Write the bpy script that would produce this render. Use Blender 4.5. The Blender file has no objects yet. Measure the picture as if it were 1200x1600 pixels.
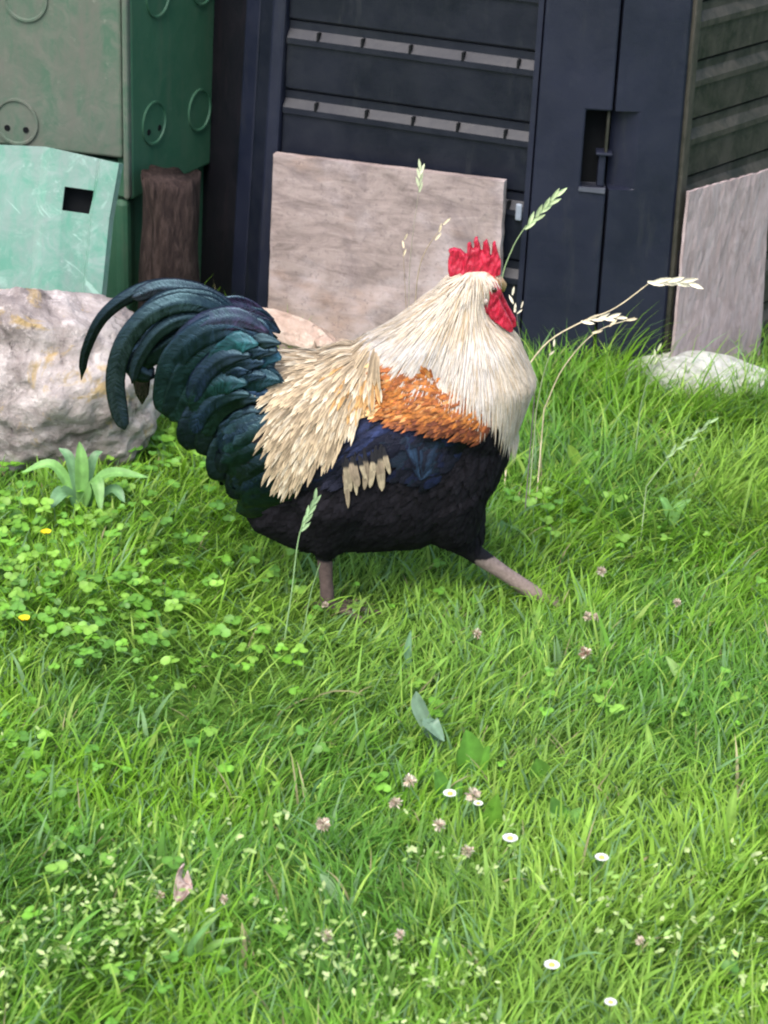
import bpy, bmesh, math, random
import numpy as np
from mathutils import Vector, Matrix, noise
from mathutils.bvhtree import BVHTree

random.seed(7); RNG = np.random.default_rng(11)
SC = bpy.context.scene
R = math.radians

# ------------------------------------------------------------------ camera, sky, sun, exposure
CAM_LOC = Vector((0.0, -2.75, 1.45)); PITCH = R(25.5); ROLL = R(3.0); FPX = 3585.0
CAM_M = Matrix.Rotation(math.pi/2-PITCH, 3, 'X') @ Matrix.Rotation(ROLL, 3, 'Z')
cd = bpy.data.cameras.new('camera'); cam = bpy.data.objects.new('camera', cd)
SC.collection.objects.link(cam); SC.camera = cam
cam.matrix_world = Matrix.Translation(CAM_LOC) @ CAM_M.to_4x4()
cd.sensor_fit = 'HORIZONTAL'; cd.sensor_width = 36.0; cd.lens = FPX/1200*36.0
cd.clip_end = 2000
cd.dof.use_dof = True; cd.dof.focus_distance = 3.02; cd.dof.aperture_fstop = 15.0

SUN_EL, SUN_AZ = R(58), R(205)
w = bpy.data.worlds.new("World"); SC.world = w; w.use_nodes = True
nt = w.node_tree; bg = nt.nodes['Background']
sky = nt.nodes.new('ShaderNodeTexSky'); sky.sky_type = 'NISHITA'; sky.sun_disc = False
sky.sun_elevation = SUN_EL; sky.sun_rotation = SUN_AZ
sky.air_density = 1.0; sky.dust_density = 3.0; sky.ozone_density = 0.6
nt.links.new(sky.outputs[0], bg.inputs[0]); bg.inputs[1].default_value = 0.15
sl = bpy.data.lights.new('sun', 'SUN'); sl.energy = 1.5; sl.angle = R(38); sl.color = (1.0, 0.95, 0.88)
so = bpy.data.objects.new('sun', sl); SC.collection.objects.link(so)
# Nishita: rotation 0 puts the sun at +Y, growing clockwise seen from above
sd = Vector((math.sin(SUN_AZ)*math.cos(SUN_EL), math.cos(SUN_AZ)*math.cos(SUN_EL), math.sin(SUN_EL)))
so.rotation_euler = sd.to_track_quat('Z', 'Y').to_euler()
SC.view_settings.view_transform = 'Standard'; SC.view_settings.look = 'None'
SC.view_settings.exposure = 1.48; SC.view_settings.gamma = 1.0
SC.cycles.pixel_filter_type = 'BLACKMAN_HARRIS'; SC.cycles.filter_width = 2.1

# ------------------------------------------------------------------ surveying helpers (photo pixel -> place in the world)
def ray(px, py): return (CAM_M @ Vector(((px-600)/FPX, (800-py)/FPX, -1.0))).normalized()
def P(px, py, y=0.0):
    d = ray(px, py); return CAM_LOC + d*((y-CAM_LOC.y)/d.y)
def G(px, py, z=0.0):
    d = ray(px, py); return CAM_LOC + d*((z-CAM_LOC.z)/d.z)
def PP(px, py, p0, n):
    d = ray(px, py); return CAM_LOC + d*((p0-CAM_LOC).dot(n)/d.dot(n))
CI = CAM_M.transposed()
def pix(p):
    q = CI @ (Vector(p)-CAM_LOC); return (600+q.x/-q.z*FPX, 800-q.y/-q.z*FPX)

# ------------------------------------------------------------------ object helpers
def link(o, parent=None):
    SC.collection.objects.link(o)
    if parent is not None: o.parent = parent
    return o
def tag(o, label=None, cat=None, group=None, kind=None):
    if label: o['label'] = label
    if cat: o['category'] = cat
    if group: o['group'] = group
    if kind: o['kind'] = kind
    return o
def empty(name, loc=(0, 0, 0)):
    o = bpy.data.objects.new(name, None); o.location = loc; o.empty_display_size = 0.05
    return link(o)
def setparent(o, root):
    o.parent = root; o.matrix_parent_inverse = Matrix.Translation(-Vector(root.location))
    return o
def mesh_obj(name, verts, faces, mat, root=None, cols=None, smooth=False, attrs=None, uvs=None):
    me = bpy.data.meshes.new(name)
    me.from_pydata([tuple(v) for v in verts], [], faces)
    if cols is not None:
        a = me.color_attributes.new('Col', 'FLOAT_COLOR', 'POINT')
        arr = np.ones((len(verts), 4), dtype=np.float32); arr[:, :3] = np.asarray(cols)[:, :3]
        a.data.foreach_set('color', arr.ravel())
    if attrs:
        for k, v in attrs.items():
            a = me.attributes.new(k, 'FLOAT', 'POINT'); a.data.foreach_set('value', np.asarray(v, dtype=np.float32))
    if uvs is not None:
        a = me.attributes.new('Barb', 'FLOAT_VECTOR', 'POINT'); a.data.foreach_set('vector', np.asarray(uvs, dtype=np.float32).ravel())
    if mat: me.materials.append(mat)
    if smooth: me.polygons.foreach_set('use_smooth', [True]*len(me.polygons))
    me.update()
    o = bpy.data.objects.new(name, me); link(o)
    if root is not None: setparent(o, root)
    return o
def bm_obj(name, bm, mat, root=None, smooth=False):
    me = bpy.data.meshes.new(name); bmesh.ops.recalc_face_normals(bm, faces=bm.faces[:]); bm.to_mesh(me); bm.free()
    if mat: me.materials.append(mat)
    if smooth: me.polygons.foreach_set('use_smooth', [True]*len(me.polygons))
    o = bpy.data.objects.new(name, me); link(o)
    if root is not None: setparent(o, root)
    return o
def bevel(o, width, seg=2):
    m = o.modifiers.new('b', 'BEVEL'); m.width = width; m.segments = seg; m.limit_method = 'ANGLE'; m.angle_limit = R(35)
    return o

# ------------------------------------------------------------------ materials
class NT:
    def __init__(s, name):
        s.m = bpy.data.materials.new(name); s.m.use_nodes = True
        s.t = s.m.node_tree; s.b = s.t.nodes['Principled BSDF']; s.out = s.t.nodes['Material Output']
    def n(s, typ, **kw):
        x = s.t.nodes.new(typ)
        for k, v in kw.items(): setattr(x, k, v)
        return x
    def l(s, a, b): s.t.links.new(a, b)
    def coord(s, kind='Object'): return s.n('ShaderNodeTexCoord').outputs[kind]
    def noise(s, scale, detail=6, rough=0.6, vec=None, dist=0.0):
        x = s.n('ShaderNodeTexNoise'); x.inputs['Scale'].default_value = scale; x.inputs['Detail'].default_value = detail
        x.inputs['Roughness'].default_value = rough; x.inputs['Distortion'].default_value = dist
        if vec is not None: s.l(vec, x.inputs['Vector'])
        return x.outputs['Fac']
    def mapping(s, vec, scale=(1, 1, 1), rot=(0, 0, 0)):
        x = s.n('ShaderNodeMapping'); x.inputs['Scale'].default_value = scale; x.inputs['Rotation'].default_value = rot
        s.l(vec, x.inputs['Vector']); return x.outputs[0]
    def ramp(s, fac, stops):
        x = s.n('ShaderNodeValToRGB'); cr = x.color_ramp
        while len(cr.elements) > 1: cr.elements.remove(cr.elements[0])
        cr.elements[0].position = stops[0][0]; cr.elements[0].color = (*stops[0][1], 1)
        for p, c in stops[1:]:
            e = cr.elements.new(p); e.color = (*c, 1)
        s.l(fac, x.inputs[0]); return x.outputs[0]
    def mix(s, fac, a, b, mode='MIX'):
        x = s.n('ShaderNodeMix', data_type='RGBA', blend_type=mode)
        if isinstance(fac, (int, float)): x.inputs[0].default_value = fac
        else: s.l(fac, x.inputs[0])
        for i, v in ((6, a), (7, b)):
            if isinstance(v, (tuple, list)): x.inputs[i].default_value = (*v[:3], 1)
            else: s.l(v, x.inputs[i])
        return x.outputs[2]
    def bump(s, h, strength=0.5, dist=0.01):
        x = s.n('ShaderNodeBump'); x.inputs['Strength'].default_value = strength; x.inputs['Distance'].default_value = dist
        s.l(h, x.inputs['Height']); s.l(x.outputs[0], s.b.inputs['Normal'])
    def base(s, c):
        if isinstance(c, (tuple, list)): s.b.inputs['Base Color'].default_value = (*c[:3], 1)
        else: s.l(c, s.b.inputs['Base Color'])
    def rough(s, r, spec=0.5):
        if isinstance(r, (int, float)): s.b.inputs['Roughness'].default_value = r
        else: s.l(r, s.b.inputs['Roughness'])
        s.b.inputs['Specular IOR Level'].default_value = spec
def bw(v): return (v, v, v)

def mat_plastic(name, c1, c2, dirt, amt=0.5, rough=0.5, spec=0.5, scratch=None):
    k = NT(name); co = k.coord()
    n1 = k.noise(6, 8, .65, co); n2 = k.noise(60, 6, .7, co)
    c = k.ramp(n1, [(0.3, c1), (0.7, c2)])
    c = k.mix(k.ramp(k.noise(24, 8, .75, co, .8), [(0.42, bw(0)), (0.66, bw(min(1, amt*.9)))]), c, tuple(x*1.25 for x in dirt))
    streak = k.noise(9, 6, .7, k.mapping(co, (3, 3, .55)))
    c = k.mix(k.ramp(streak, [(0.62-0.22*amt, bw(0)), (0.8-0.1*amt, bw(1))]), c, dirt)
    c = k.mix(k.ramp(n2, [(0.62, bw(0)), (0.74, bw(.6*amt))]), c, tuple(min(1, x*1.9+.01) for x in dirt))
    if scratch:
        v = k.noise(13, 4, .6, k.mapping(k.mapping(co, (1, 1, 1), (0, R(48), 0)), (6, 3, .8)), dist=.5)
        c = k.mix(k.ramp(v, [(0.66, bw(0)), (0.71, bw(.75))]), c, scratch)
        v = k.noise(30, 6, .75, co, 1.0)
        c = k.mix(k.ramp(v, [(0.56, bw(0)), (0.68, bw(.45))]), c, scratch)
    k.base(c); k.rough(k.ramp(n1, [(0.3, bw(rough-.08)), (0.7, bw(rough+.12))]), spec)
    k.bump(n2, .25, .002)
    return k.m
M_BLACK = mat_plastic('black_plastic', (.0019, .0031, .0080), (.0035, .0052, .0125), (.016, .018, .022), .25, .45, .32)
M_BLACKPOST = mat_plastic('navy_black_plastic', (.0038, .0054, .0140), (.0058, .0082, .0215), (.016, .018, .024), .2, .5, .34)
M_BLACKALGAE = mat_plastic('algae_stained_black_plastic', (.009, .012, .008), (.016, .018, .012), (.044, .040, .032), .7, .7, .25)
M_BLACKSHADE = mat_plastic('shaded_black_plastic', (.0022, .0026, .0055), (.0032, .0036, .007), (.012, .008, .012), .3, .6, .25)  # dimmer copy of the bin's black: shade of left and inner walls in colour
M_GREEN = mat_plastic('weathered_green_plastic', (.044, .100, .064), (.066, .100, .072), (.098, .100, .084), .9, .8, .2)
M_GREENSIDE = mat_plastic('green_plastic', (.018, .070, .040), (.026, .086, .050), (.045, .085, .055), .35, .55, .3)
M_MINT = mat_plastic('mint_green_plastic', (.072, .200, .142), (.095, .240, .180), (.16, .215, .195), .95, .5, .3, scratch=(.26, .40, .34))

def mat_board():
    k = NT('weathered_plywood'); co = k.coord()
    g = k.noise(11, 10, .75, k.mapping(co, (1.0, 1, 4)), dist=1.0)
    bl = k.noise(9, 6, .6, co); sp = k.noise(110, 6, .8, co)
    c = k.ramp(g, [(0.25, (.10, .08, .074)), (0.5, (.25, .20, .185)), (0.75, (.36, .30, .28))])
    c = k.mix(k.ramp(bl, [(0.5, bw(0)), (0.72, bw(.6))]), c, (.50, .44, .45))
    c = k.mix(k.ramp(k.noise(4.5, 8, .75, co, 1.5), [(0.30, bw(.75)), (0.46, bw(0))]), c, (.13, .105, .11))
    c = k.mix(k.ramp(k.noise(5, 5, .6, k.mapping(co, (1, 1, 2))), [(0.55, bw(0)), (0.7, bw(.45))]), c, (.36, .235, .17))
    c = k.mix(k.ramp(sp, [(0.55, bw(0)), (0.66, bw(.65))]), c, (.11, .085, .085))
    k.base(c); k.rough(.85, .2); k.bump(g, .5, .002); return k.m
def mat_board2():
    k = NT('pink_grey_board'); co = k.coord()
    g = k.noise(16, 10, .75, k.mapping(co, (3, 3, .8)), dist=1.2)
    c = k.ramp(g, [(0.3, (.20, .15, .145)), (0.5, (.31, .245, .24)), (0.7, (.40, .33, .33))])
    c = k.mix(k.ramp(k.noise(60, 4, .7, co), [(0.6, bw(0)), (0.72, bw(.6))]), c, (.16, .11, .10))
    k.base(c); k.rough(.8, .25); k.bump(g, .6, .003); return k.m
def mat_rock(name, a, b, lich, amt):
    k = NT(name); co = k.coord()
    n1 = k.noise(9, 10, .72, co, 0.6); n2 = k.noise(40, 8, .7, co); n3 = k.noise(13, 5, .7, co, 1.2)
    c = k.ramp(n1, [(0.30, tuple(x*.35 for x in a)), (0.43, a), (0.58, b), (0.74, tuple(min(.8, x*1.35) for x in b))])
    c = k.mix(k.ramp(n2, [(0.54, bw(0)), (0.68, bw(.75))]), c, tuple(min(.7, x*1.5) for x in b))
    c = k.mix(k.ramp(n3, [(0.56, bw(0)), (0.62, bw(amt*.6)), (0.7, bw(amt))]), c, lich)
    c = k.mix(k.ramp(k.noise(22, 6, .7, co, .8), [(0.31, bw(1)), (0.39, bw(0))]), c, (.035, .028, .030))
    k.base(c); k.rough(.9, .2)
    h = k.n('ShaderNodeMath', operation='ADD'); k.l(n1, h.inputs[0]); k.l(n2, h.inputs[1])
    k.bump(h.outputs[0], 1.0, .010); return k.m
def mat_bark():
    k = NT('split_wood'); co = k.coord()
    g = k.noise(28, 8, .7, k.mapping(co, (3, 3, .7)), dist=.8)
    c = k.ramp(g, [(0.3, (.006, .004, .005)), (0.5, (.030, .020, .018)), (0.72, (.080, .055, .048))])
    k.base(c); k.rough(.9, .15); k.bump(g, .9, .008); return k.m
def mat_leafy(name, trans=0.35, rough=.5, spec=.35, varscale=30):
    k = NT(name); at = k.n('ShaderNodeAttribute', attribute_name='Col')
    n = k.noise(varscale, 3, .6, k.coord())
    c = k.mix(1.0, at.outputs['Color'], k.ramp(n, [(0.3, bw(.75)), (0.7, bw(1.2))]), 'MULTIPLY')
    k.base(c); k.rough(rough, spec)
    tr = k.n('ShaderNodeBsdfTranslucent'); k.l(c, tr.inputs[0])
    ms = k.n('ShaderNodeMixShader'); ms.inputs[0].default_value = trans
    k.l(k.b.outputs[0], ms.inputs[1]); k.l(tr.outputs[0], ms.inputs[2]); k.l(ms.outputs[0], k.out.inputs[0])
    return k.m
def mat_feather(name, rough=.6, spec=.4, sheen=0.0, tint=None, nscale=120, lo=.72, hi=1.22, barb=0.0, lengthwise=False):
    k = NT(name); at = k.n('ShaderNodeAttribute', attribute_name='Col')
    n = k.noise(nscale, 4, .65, k.coord())
    c = k.mix(1.0, at.outputs['Color'], k.ramp(n, [(0.3, bw(lo)), (0.7, bw(hi))]), 'MULTIPLY')
    if barb:   # barbs slant away from the shaft
        av = k.n('ShaderNodeAttribute', attribute_name='Barb'); sp = k.n('ShaderNodeSeparateXYZ'); k.l(av.outputs['Vector'], sp.inputs[0])
        ab = k.n('ShaderNodeMath', operation='ABSOLUTE'); k.l(sp.outputs[0], ab.inputs[0])
        m1 = k.n('ShaderNodeMath', operation='MULTIPLY_ADD'); k.l(ab.outputs[0], m1.inputs[0]); m1.inputs[1].default_value = -1.1; k.l(sp.outputs[1], m1.inputs[2])
        cb = k.n('ShaderNodeCombineXYZ')
        if lengthwise: k.l(sp.outputs[0], cb.inputs[0]); k.l(sp.outputs[2], cb.inputs[2]); m3 = k.n('ShaderNodeMath', operation='MULTIPLY'); k.l(sp.outputs[1], m3.inputs[0]); m3.inputs[1].default_value = .25; k.l(m3.outputs[0], cb.inputs[1])
        else: k.l(m1.outputs[0], cb.inputs[0]); k.l(sp.outputs[2], cb.inputs[2]); m3 = k.n('ShaderNodeMath', operation='MULTIPLY'); k.l(sp.outputs[0], m3.inputs[0]); m3.inputs[1].default_value = .35; k.l(m3.outputs[0], cb.inputs[1])
        bn = k.noise(2.2 if lengthwise else 2.4, 4, .7, cb.outputs[0])
        c = k.mix(1.0, c, k.ramp(bn, [(0.32, bw(1-barb)), (0.68, bw(1+barb*.8))]), 'MULTIPLY')
        k.bump(bn, .6, .0015)
    k.base(c); k.rough(rough, spec)
    if tint: k.b.inputs['Specular Tint'].default_value = (*tint, 1)
    if sheen: k.b.inputs['Sheen Weight'].default_value = sheen; k.b.inputs['Sheen Roughness'].default_value = .4
    return k.m
M_BOARD = mat_board(); M_BOARD2 = mat_board2(); M_BARK = mat_bark()
M_ROCK = mat_rock('lichened_rock', (.23, .195, .185), (.42, .375, .36), (.38, .26, .08), .85)
M_STONE = mat_rock('pale_stone', (.36, .36, .32), (.55, .55, .50), (.34, .36, .2), .4)
M_SLAB = mat_rock('peach_stone', (.40, .29, .23), (.52, .40, .33), (.35, .28, .20), .3)
M_GRASS = mat_leafy('grass_blades', .5, .5, .3)
M_LEAF = mat_leafy('broad_leaf', .3, .45, .4, 60)
M_PETAL = mat_leafy('petal', .3, .6, .2, 200)
M_STRAW = mat_leafy('straw', .25, .6, .3, 90)
M_PALE = mat_feather('cream_feather', .7, .2, .1, nscale=220, lo=.84, hi=1.08, barb=.3, lengthwise=True)
M_ORANGE = mat_feather('orange_feather', .55, .3, 0, nscale=130, lo=.45, hi=1.5, barb=.4)
M_DARK = mat_feather('iridescent_black_feather', .27, .48, 0, (.45, .8, 1.0), 60, lo=.3, hi=1.6, barb=.8)
M_WING = mat_feather('blue_black_feather', .5, .22, 0, (.6, .65, 1.0), 60, lo=.3, hi=1.5, barb=.5)
M_FLUFF = mat_feather('black_down', .85, .08, .0, nscale=200)
M_BODY = mat_feather('rooster_body', .8, .2, nscale=200)
def mat_skin(name, c, rough=.45):
    k = NT(name); n = k.noise(260, 3, .6, k.coord())
    n5 = k.noise(70, 4, .6, k.coord()); k.base(k.mix(k.ramp(n5, [(.35, bw(.65)), (.6, bw(0))]), k.ramp(n, [(0.3, tuple(x*.7 for x in c)), (0.7, c)]), tuple(x*.45 for x in c))); k.rough(rough, .45); k.bump(n, .6, .0012)
    k.b.inputs['Subsurface Weight'].default_value = .15; k.b.inputs['Subsurface Scale'].default_value = .004
    k.b.inputs['Subsurface Radius'].default_value = (1, .2, .15)
    return k.m
M_COMB = mat_skin('red_comb_skin', (.47, .012, .042)); M_BEAK = mat_skin('horn_beak', (.50, .30, .16), .35)
M_LOBE = mat_skin('ear_lobe_skin', (.70, .55, .48))
def mat_plain(name, c, rough=.5, spec=.5):
    k = NT(name); n = k.noise(80, 4, .6, k.coord()); k.base(k.ramp(n, [(0.3, tuple(x*.8 for x in c)), (0.7, c)])); k.rough(rough, spec); return k.m
M_EYE = mat_plain('eye', (.03, .012, .004), .08)
M_HOLESHADE = mat_plain('hole_shade', (.006, .007, .008), .9, .1)  # near-black carrying the shade inside holes, slits and recesses

# ------------------------------------------------------------------ value noise for scattering
def vnoise(x, y, s, seed=0):
    r = np.random.default_rng(seed); T = r.random((64, 64))
    fx = (np.asarray(x)*s+100.3) % 64; fy = (np.asarray(y)*s+77.7) % 64
    ix = fx.astype(int); iy = fy.astype(int); tx = fx-ix; ty = fy-iy
    tx = tx*tx*(3-2*tx); ty = ty*ty*(3-2*ty); jx = (ix+1) % 64; jy = (iy+1) % 64
    return (T[ix, iy]*(1-tx)*(1-ty)+T[jx, iy]*tx*(1-ty)+T[ix, jy]*(1-tx)*ty+T[jx, jy]*tx*ty)

def ground_z(x, y): return 0.012*(vnoise(x, y, 3.0, 5)-.5)*2 + 0.006*(vnoise(x, y, 9.0, 6)-.5)*2

# ------------------------------------------------------------------ ground: one sheet to the horizon
def build_ground():
    k = NT('lawn_soil'); co = k.coord()
    n = k.noise(18, 8, .7, co)
    k.base(k.ramp(n, [(0.3, (.035, .075, .014)), (0.55, (.070, .145, .022)), (0.75, (.10, .19, .03))])); k.rough(.95, .1)
    k.bump(n, .8, .02)
    xs = np.concatenate([[-900, -200, -40, -8], np.linspace(-3, 3, 91), [8, 40, 200, 900]])
    ys = np.concatenate([[-900, -200, -40, -8], np.linspace(-3, 3, 91), [8, 40, 200, 900]])
    X, Y = np.meshgrid(xs, ys, indexing='ij'); m = (abs(X) < 3.1) & (abs(Y) < 3.1)
    Z = np.where(m, ground_z(X, Y), 0)
    n0, n1 = X.shape
    V = np.stack([X.ravel(), Y.ravel(), Z.ravel()], 1)
    F = [(i*n1+j, (i+1)*n1+j, (i+1)*n1+j+1, i*n1+j+1) for i in range(n0-1) for j in range(n1-1)]
    o = mesh_obj('ground', V, F, k.m, smooth=True); tag(o, 'soil of the lawn under the grass', kind='structure')
build_ground()

# ------------------------------------------------------------------ black compost bin
def hd(a, l): return Vector((math.cos(R(a))*l, math.sin(R(a))*l, 0))
class Face:
    def __init__(s, a, b, cen, H, scale):
        s.a, s.b, s.H = a, b, H
        s.ta = Vector((cen.x+(a.x-cen.x)*scale, cen.y+(a.y-cen.y)*scale, H)); s.tb = Vector((cen.x+(b.x-cen.x)*scale, cen.y+(b.y-cen.y)*scale, H))
        s.n = (s.b-s.a).cross(s.ta-s.a).normalized()
        if s.n.dot(Vector((s.a.x-cen.x, s.a.y-cen.y, 0))) < 0: s.n = -s.n
        s.L = (b-a).length
    def f(s, u, h, w=0.0):
        t = h/s.H; return (s.a.lerp(s.b, u)).lerp(s.ta.lerp(s.tb, u), t) + s.n*w
    def inv(s, px, py, w=0.0):
        p = PP(px, py, s.a+s.n*w, s.n)-s.n*w; h = p.z; t = h/s.H
        A = s.a.lerp(s.ta, t); B = s.b.lerp(s.tb, t); d = B-A
        return (p-A).dot(d)/d.dot(d), h
def prism(name, face, u0, u1, prof, mat, root, closed=True, bev=0.0):
    """profile prof = [(h, w)...] swept from u0 to u1 along a face"""
    V = []; n = len(prof)
    for u in (u0, u1):
        for h, w_ in prof: V.append(face.f(u, h, w_))
    F = [(i, (i+1) % n, n+(i+1) % n, n+i) for i in range(n if closed else n-1)]
    if closed: F += [tuple(range(n))[::-1], tuple(range(n, 2*n))]
    bm = bmesh.new(); vs = [bm.verts.new(v) for v in V]
    for f in F: bm.faces.new([vs[i] for i in f])
    o = bm_obj(name, bm, mat, root)
    if bev: bevel(o, bev)
    return o
def block_on(bm, face, u0, u1, h0, h1, w0, w1):
    vs = [bm.verts.new(face.f(u, h, w_)) for w_ in (w0, w1) for h in (h0, h1) for u in (u0, u1)]
    for f in ((0, 1, 3, 2), (4, 6, 7, 5), (0, 4, 5, 1), (2, 3, 7, 6), (0, 2, 6, 4), (1, 5, 7, 3)): bm.faces.new([vs[i] for i in f])

S0 = G(922, 618)
pts = {}
A_ = S0 - hd(-2, .125)                   # left end of front corner post
Lp = A_ - hd(-18, .445)                  # left end of front panel
Lc = Lp - hd(-42, .085)
Ls = Lc - hd(-62, .42)
B_ = S0 + hd(6, .118)
Rp = B_ + hd(50, .445)
Rc = Rp + hd(80, .10)
Rs = Rc + hd(110, .40)
BK1 = Rs + hd(150, .25); BK2 = Ls + hd(40, .25)
poly = [Ls, Lc, Lp, A_, S0, B_, Rp, Rc, Rs, BK1, BK2]
for p in poly: p.z = 0
cen = sum(poly, Vector())/len(poly)
BH, BS = 0.82, 0.945
faces = [Face(poly[i], poly[(i+1) % len(poly)], cen, BH, BS) for i in range(len(poly))]
bin_b = empty('compost_bin', (cen.x, cen.y, 0))
tag(bin_b, 'black ribbed plastic compost bin with a hand latch on its front corner', 'compost bin')
# core walls (a little inside the panels) and lid
V = []; n = len(poly)
for i in range(n):
    for hh in (0, BH):
        t = hh/BH; q = poly[i]; s_ = (1+(BS-1)*t)*0.90
        V.append(Vector((cen.x+(q.x-cen.x)*s_, cen.y+(q.y-cen.y)*s_, hh)))
F = [(2*i, 2*((i+1) % n), 2*((i+1) % n)+1, 2*i+1) for i in range(n)]
mesh_obj('inner_wall', V, F, M_BLACKSHADE, bin_b)
V = []; rings = [(BS*1.03, BH), (BS*1.03, BH+.03), (BS*.9, BH+.055), (BS*.4, BH+.10)]
for s_, z in rings:
    for q in poly: V.append(Vector((cen.x+(q.x-cen.x)*s_, cen.y+(q.y-cen.y)*s_, z)))
F = [(r*n+i, r*n+(i+1) % n, (r+1)*n+(i+1) % n, (r+1)*n+i) for r in range(3) for i in range(n)] + [tuple(range(3*n, 4*n)), tuple(range(n))[::-1]]
bevel(mesh_obj('lid', V, F, M_BLACKPOST, bin_b), .006)

def louvre(face, u0, u1, hs, step, mat, name, root, notch=True, ledge_mat=None):
    """ribbed panel: hs = height of one ledge, others follow every step"""
    k0 = int(hs/step); tops = [hs+(i-k0)*step for i in range(0, 12)]
    tops = [t for t in tops if .02 < t < BH-.03]
    prof = [(0.0, .004)]
    for t in tops:   # going up
        prof += [(t-.016, .002), (t-.0155, .006), (t-.006, .006), (t+.007, -.0055), (t+.020, -.0055), (t+.0205, -.013), (t+.025, -.013), (t+.0255, -.001)]
    prof += [(BH-.005, -.001), (BH-.005, -.02), (0.0, -.02)]
    V = [face.f(u, h, w_) for u in (u0, u1) for h, w_ in prof]; n = len(prof)
    bm = bmesh.new(); vs = [bm.verts.new(v) for v in V]
    for i in range(n): bm.faces.new([vs[k] for k in (i, (i+1) % n, n+(i+1) % n, n+i)])
    bm.faces.new([vs[i] for i in range(n)][::-1]); bm.faces.new([vs[n+i] for i in range(n)])
    nf = len(bm.faces)
    if notch:
        m = 5
        for j, t in enumerate(tops):
            for i in range(m):
                u = u0+(u1-u0)*((i+.62+.10*math.sin(j*2.3+i))/m)
                block_on(bm, face, u-.0022/face.L, u+.0022/face.L, t-.0065, t+.0070, -.004, .0066)
    bm.faces.ensure_lookup_table()
    for f in bm.faces[nf:]: f.material_index = 1
    o = bm_obj(name, bm, mat, root); o.data.materials.append(M_HOLESHADE)
    return o
fp = faces[2]
u, h = fp.inv(635, 76); u2, h2 = fp.inv(635, 187)
print('ledge', u, h, h2, h-h2)
FSTEP = h-h2
louvre(fp, .015, .985, h, FSTEP, M_BLACK, 'front_panel', bin_b)
rp = faces[5]
ur, hr = rp.inv(1125, 108); ur2, hr2 = rp.inv(1120, 197)
print('ledge right', ur, hr, hr2)
louvre(rp, .03, .985, hr, hr-hr2, M_BLACKALGAE, 'side_panel', bin_b, notch=False)
prism('side_panel', faces[0], .0, 1.0, [(0, .006), (BH-.002, .006), (BH-.002, -.02), (0, -.02)], M_BLACKSHADE, bin_b)
louvre(faces[7], .015, .985, h-.02, FSTEP, M_BLACK, 'side_panel', bin_b, notch=False)
louvre(faces[9], .015, .985, h-.02, FSTEP, M_BLACK, 'back_panel', bin_b, notch=False)
for i in (8, 10, 6): prism('corner_post', faces[i], 0, 1, [(0, .008), (BH-.002, .008), (BH-.002, -.02), (0, -.02)], M_BLACKPOST, bin_b)
# left corner post: ridged strips
lf = faces[1]
o = prism('corner_post', lf, -.02, .42, [(0, .010), (BH-.002, .010), (BH-.002, -.02), (0, -.02)], M_BLACKPOST, bin_b, bev=.004)
o = prism('corner_post', lf, .45, 1.03, [(0, .016), (BH-.002, .016), (BH-.002, -.02), (0, -.02)], M_BLACK, bin_b, bev=.006)
o = prism('corner_post', fp, -.045, .012, [(0, .014), (BH-.002, .014), (BH-.002, -.02), (0, -.02)], M_BLACKPOST, bin_b, bev=.005)
# front corner post in two halves meeting at a seam, with the latch recess cut in
pl, pr = faces[3], faces[4]
ul, hl_top = pl.inv(916, 172, .012); _, hl_bot = pl.inv(905, 292, .012)
print('latch', ul, hl_top, hl_bot)
TH = .012
def plate(face, u0, u1, h0, h1, w0, w1, name, mat, bev=.0025):
    bm = bmesh.new(); block_on(bm, face, u0, u1, h0, h1, w0, w1); o = bm_obj(name, bm, mat, bin_b)
    return bevel(o, bev) if bev else o
bm = bmesh.new()
def cutplate(bm, face, poly2, w0, w1):
    a = [bm.verts.new(face.f(u, h, w0)) for u, h in poly2]; b = [bm.verts.new(face.f(u, h, w1)) for u, h in poly2]
    m = len(poly2)
    bm.faces.new(a); bm.faces.new(b[::-1])
    for i in range(m): bm.faces.new((a[i], b[i], b[(i+1) % m], a[(i+1) % m]))
# left half: C-shape round the recess
cutplate(bm, pl, [(0.02, 0), (.985, 0), (.985, hl_bot), (ul, hl_bot), (ul, hl_top), (.985, hl_top), (.985, BH-.002), (0.02, BH-.002)], -.02, TH)
o = bm_obj('corner_post', bm, M_BLACKPOST, bin_b); bevel(o, .003)
prism('corner_post', fp, .985, 1.005, [(0, .009), (BH-.002, .009), (BH-.002, -.02), (0, -.02)], M_BLACKPOST, bin_b)
# right half with its scooped hand hold
bm = bmesh.new(); uw = .36
ug = np.linspace(0.012, 1.0, 29); hg = list(np.linspace(0, hl_bot-.002, 8))+list(np.linspace(hl_bot, hl_top, 9))+list(np.linspace(hl_top+.001, BH-.002, 10))
grid = []
for hh in hg:
    row = []
    for uu in ug:
        w_ = TH
        if hl_bot-.0005 <= hh <= hl_top+.0005:
            w_ = TH-.030*max(0, 1-(uu/uw))**1.0
        if uu > .93: w_ -= .012*((uu-.93)/.07)**2
        row.append(bm.verts.new(pr.f(uu, hh, w_)))
    grid.append(row)
for i in range(len(hg)-1):
    for j in range(len(ug)-1): bm.faces.new((grid[i][j], grid[i][j+1], grid[i+1][j+1], grid[i+1][j]))
for j in (0, len(ug)-1):   # side returns
    back = [bm.verts.new(pr.f(ug[j], hh, -.02)) for hh in hg]
    for i in range(len(hg)-1): bm.faces.new((grid[i][j], grid[i+1][j], back[i+1], back[i]))
bm_obj('corner_post', bm, M_BLACKPOST, bin_b)
plate(pl, ul-.03, 1.0, hl_bot-.02, hl_top+.02, -.034, -.030, 'latch_recess', M_HOLESHADE, 0)  # recess floor in near-black, its deep shade put into the colour
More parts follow.
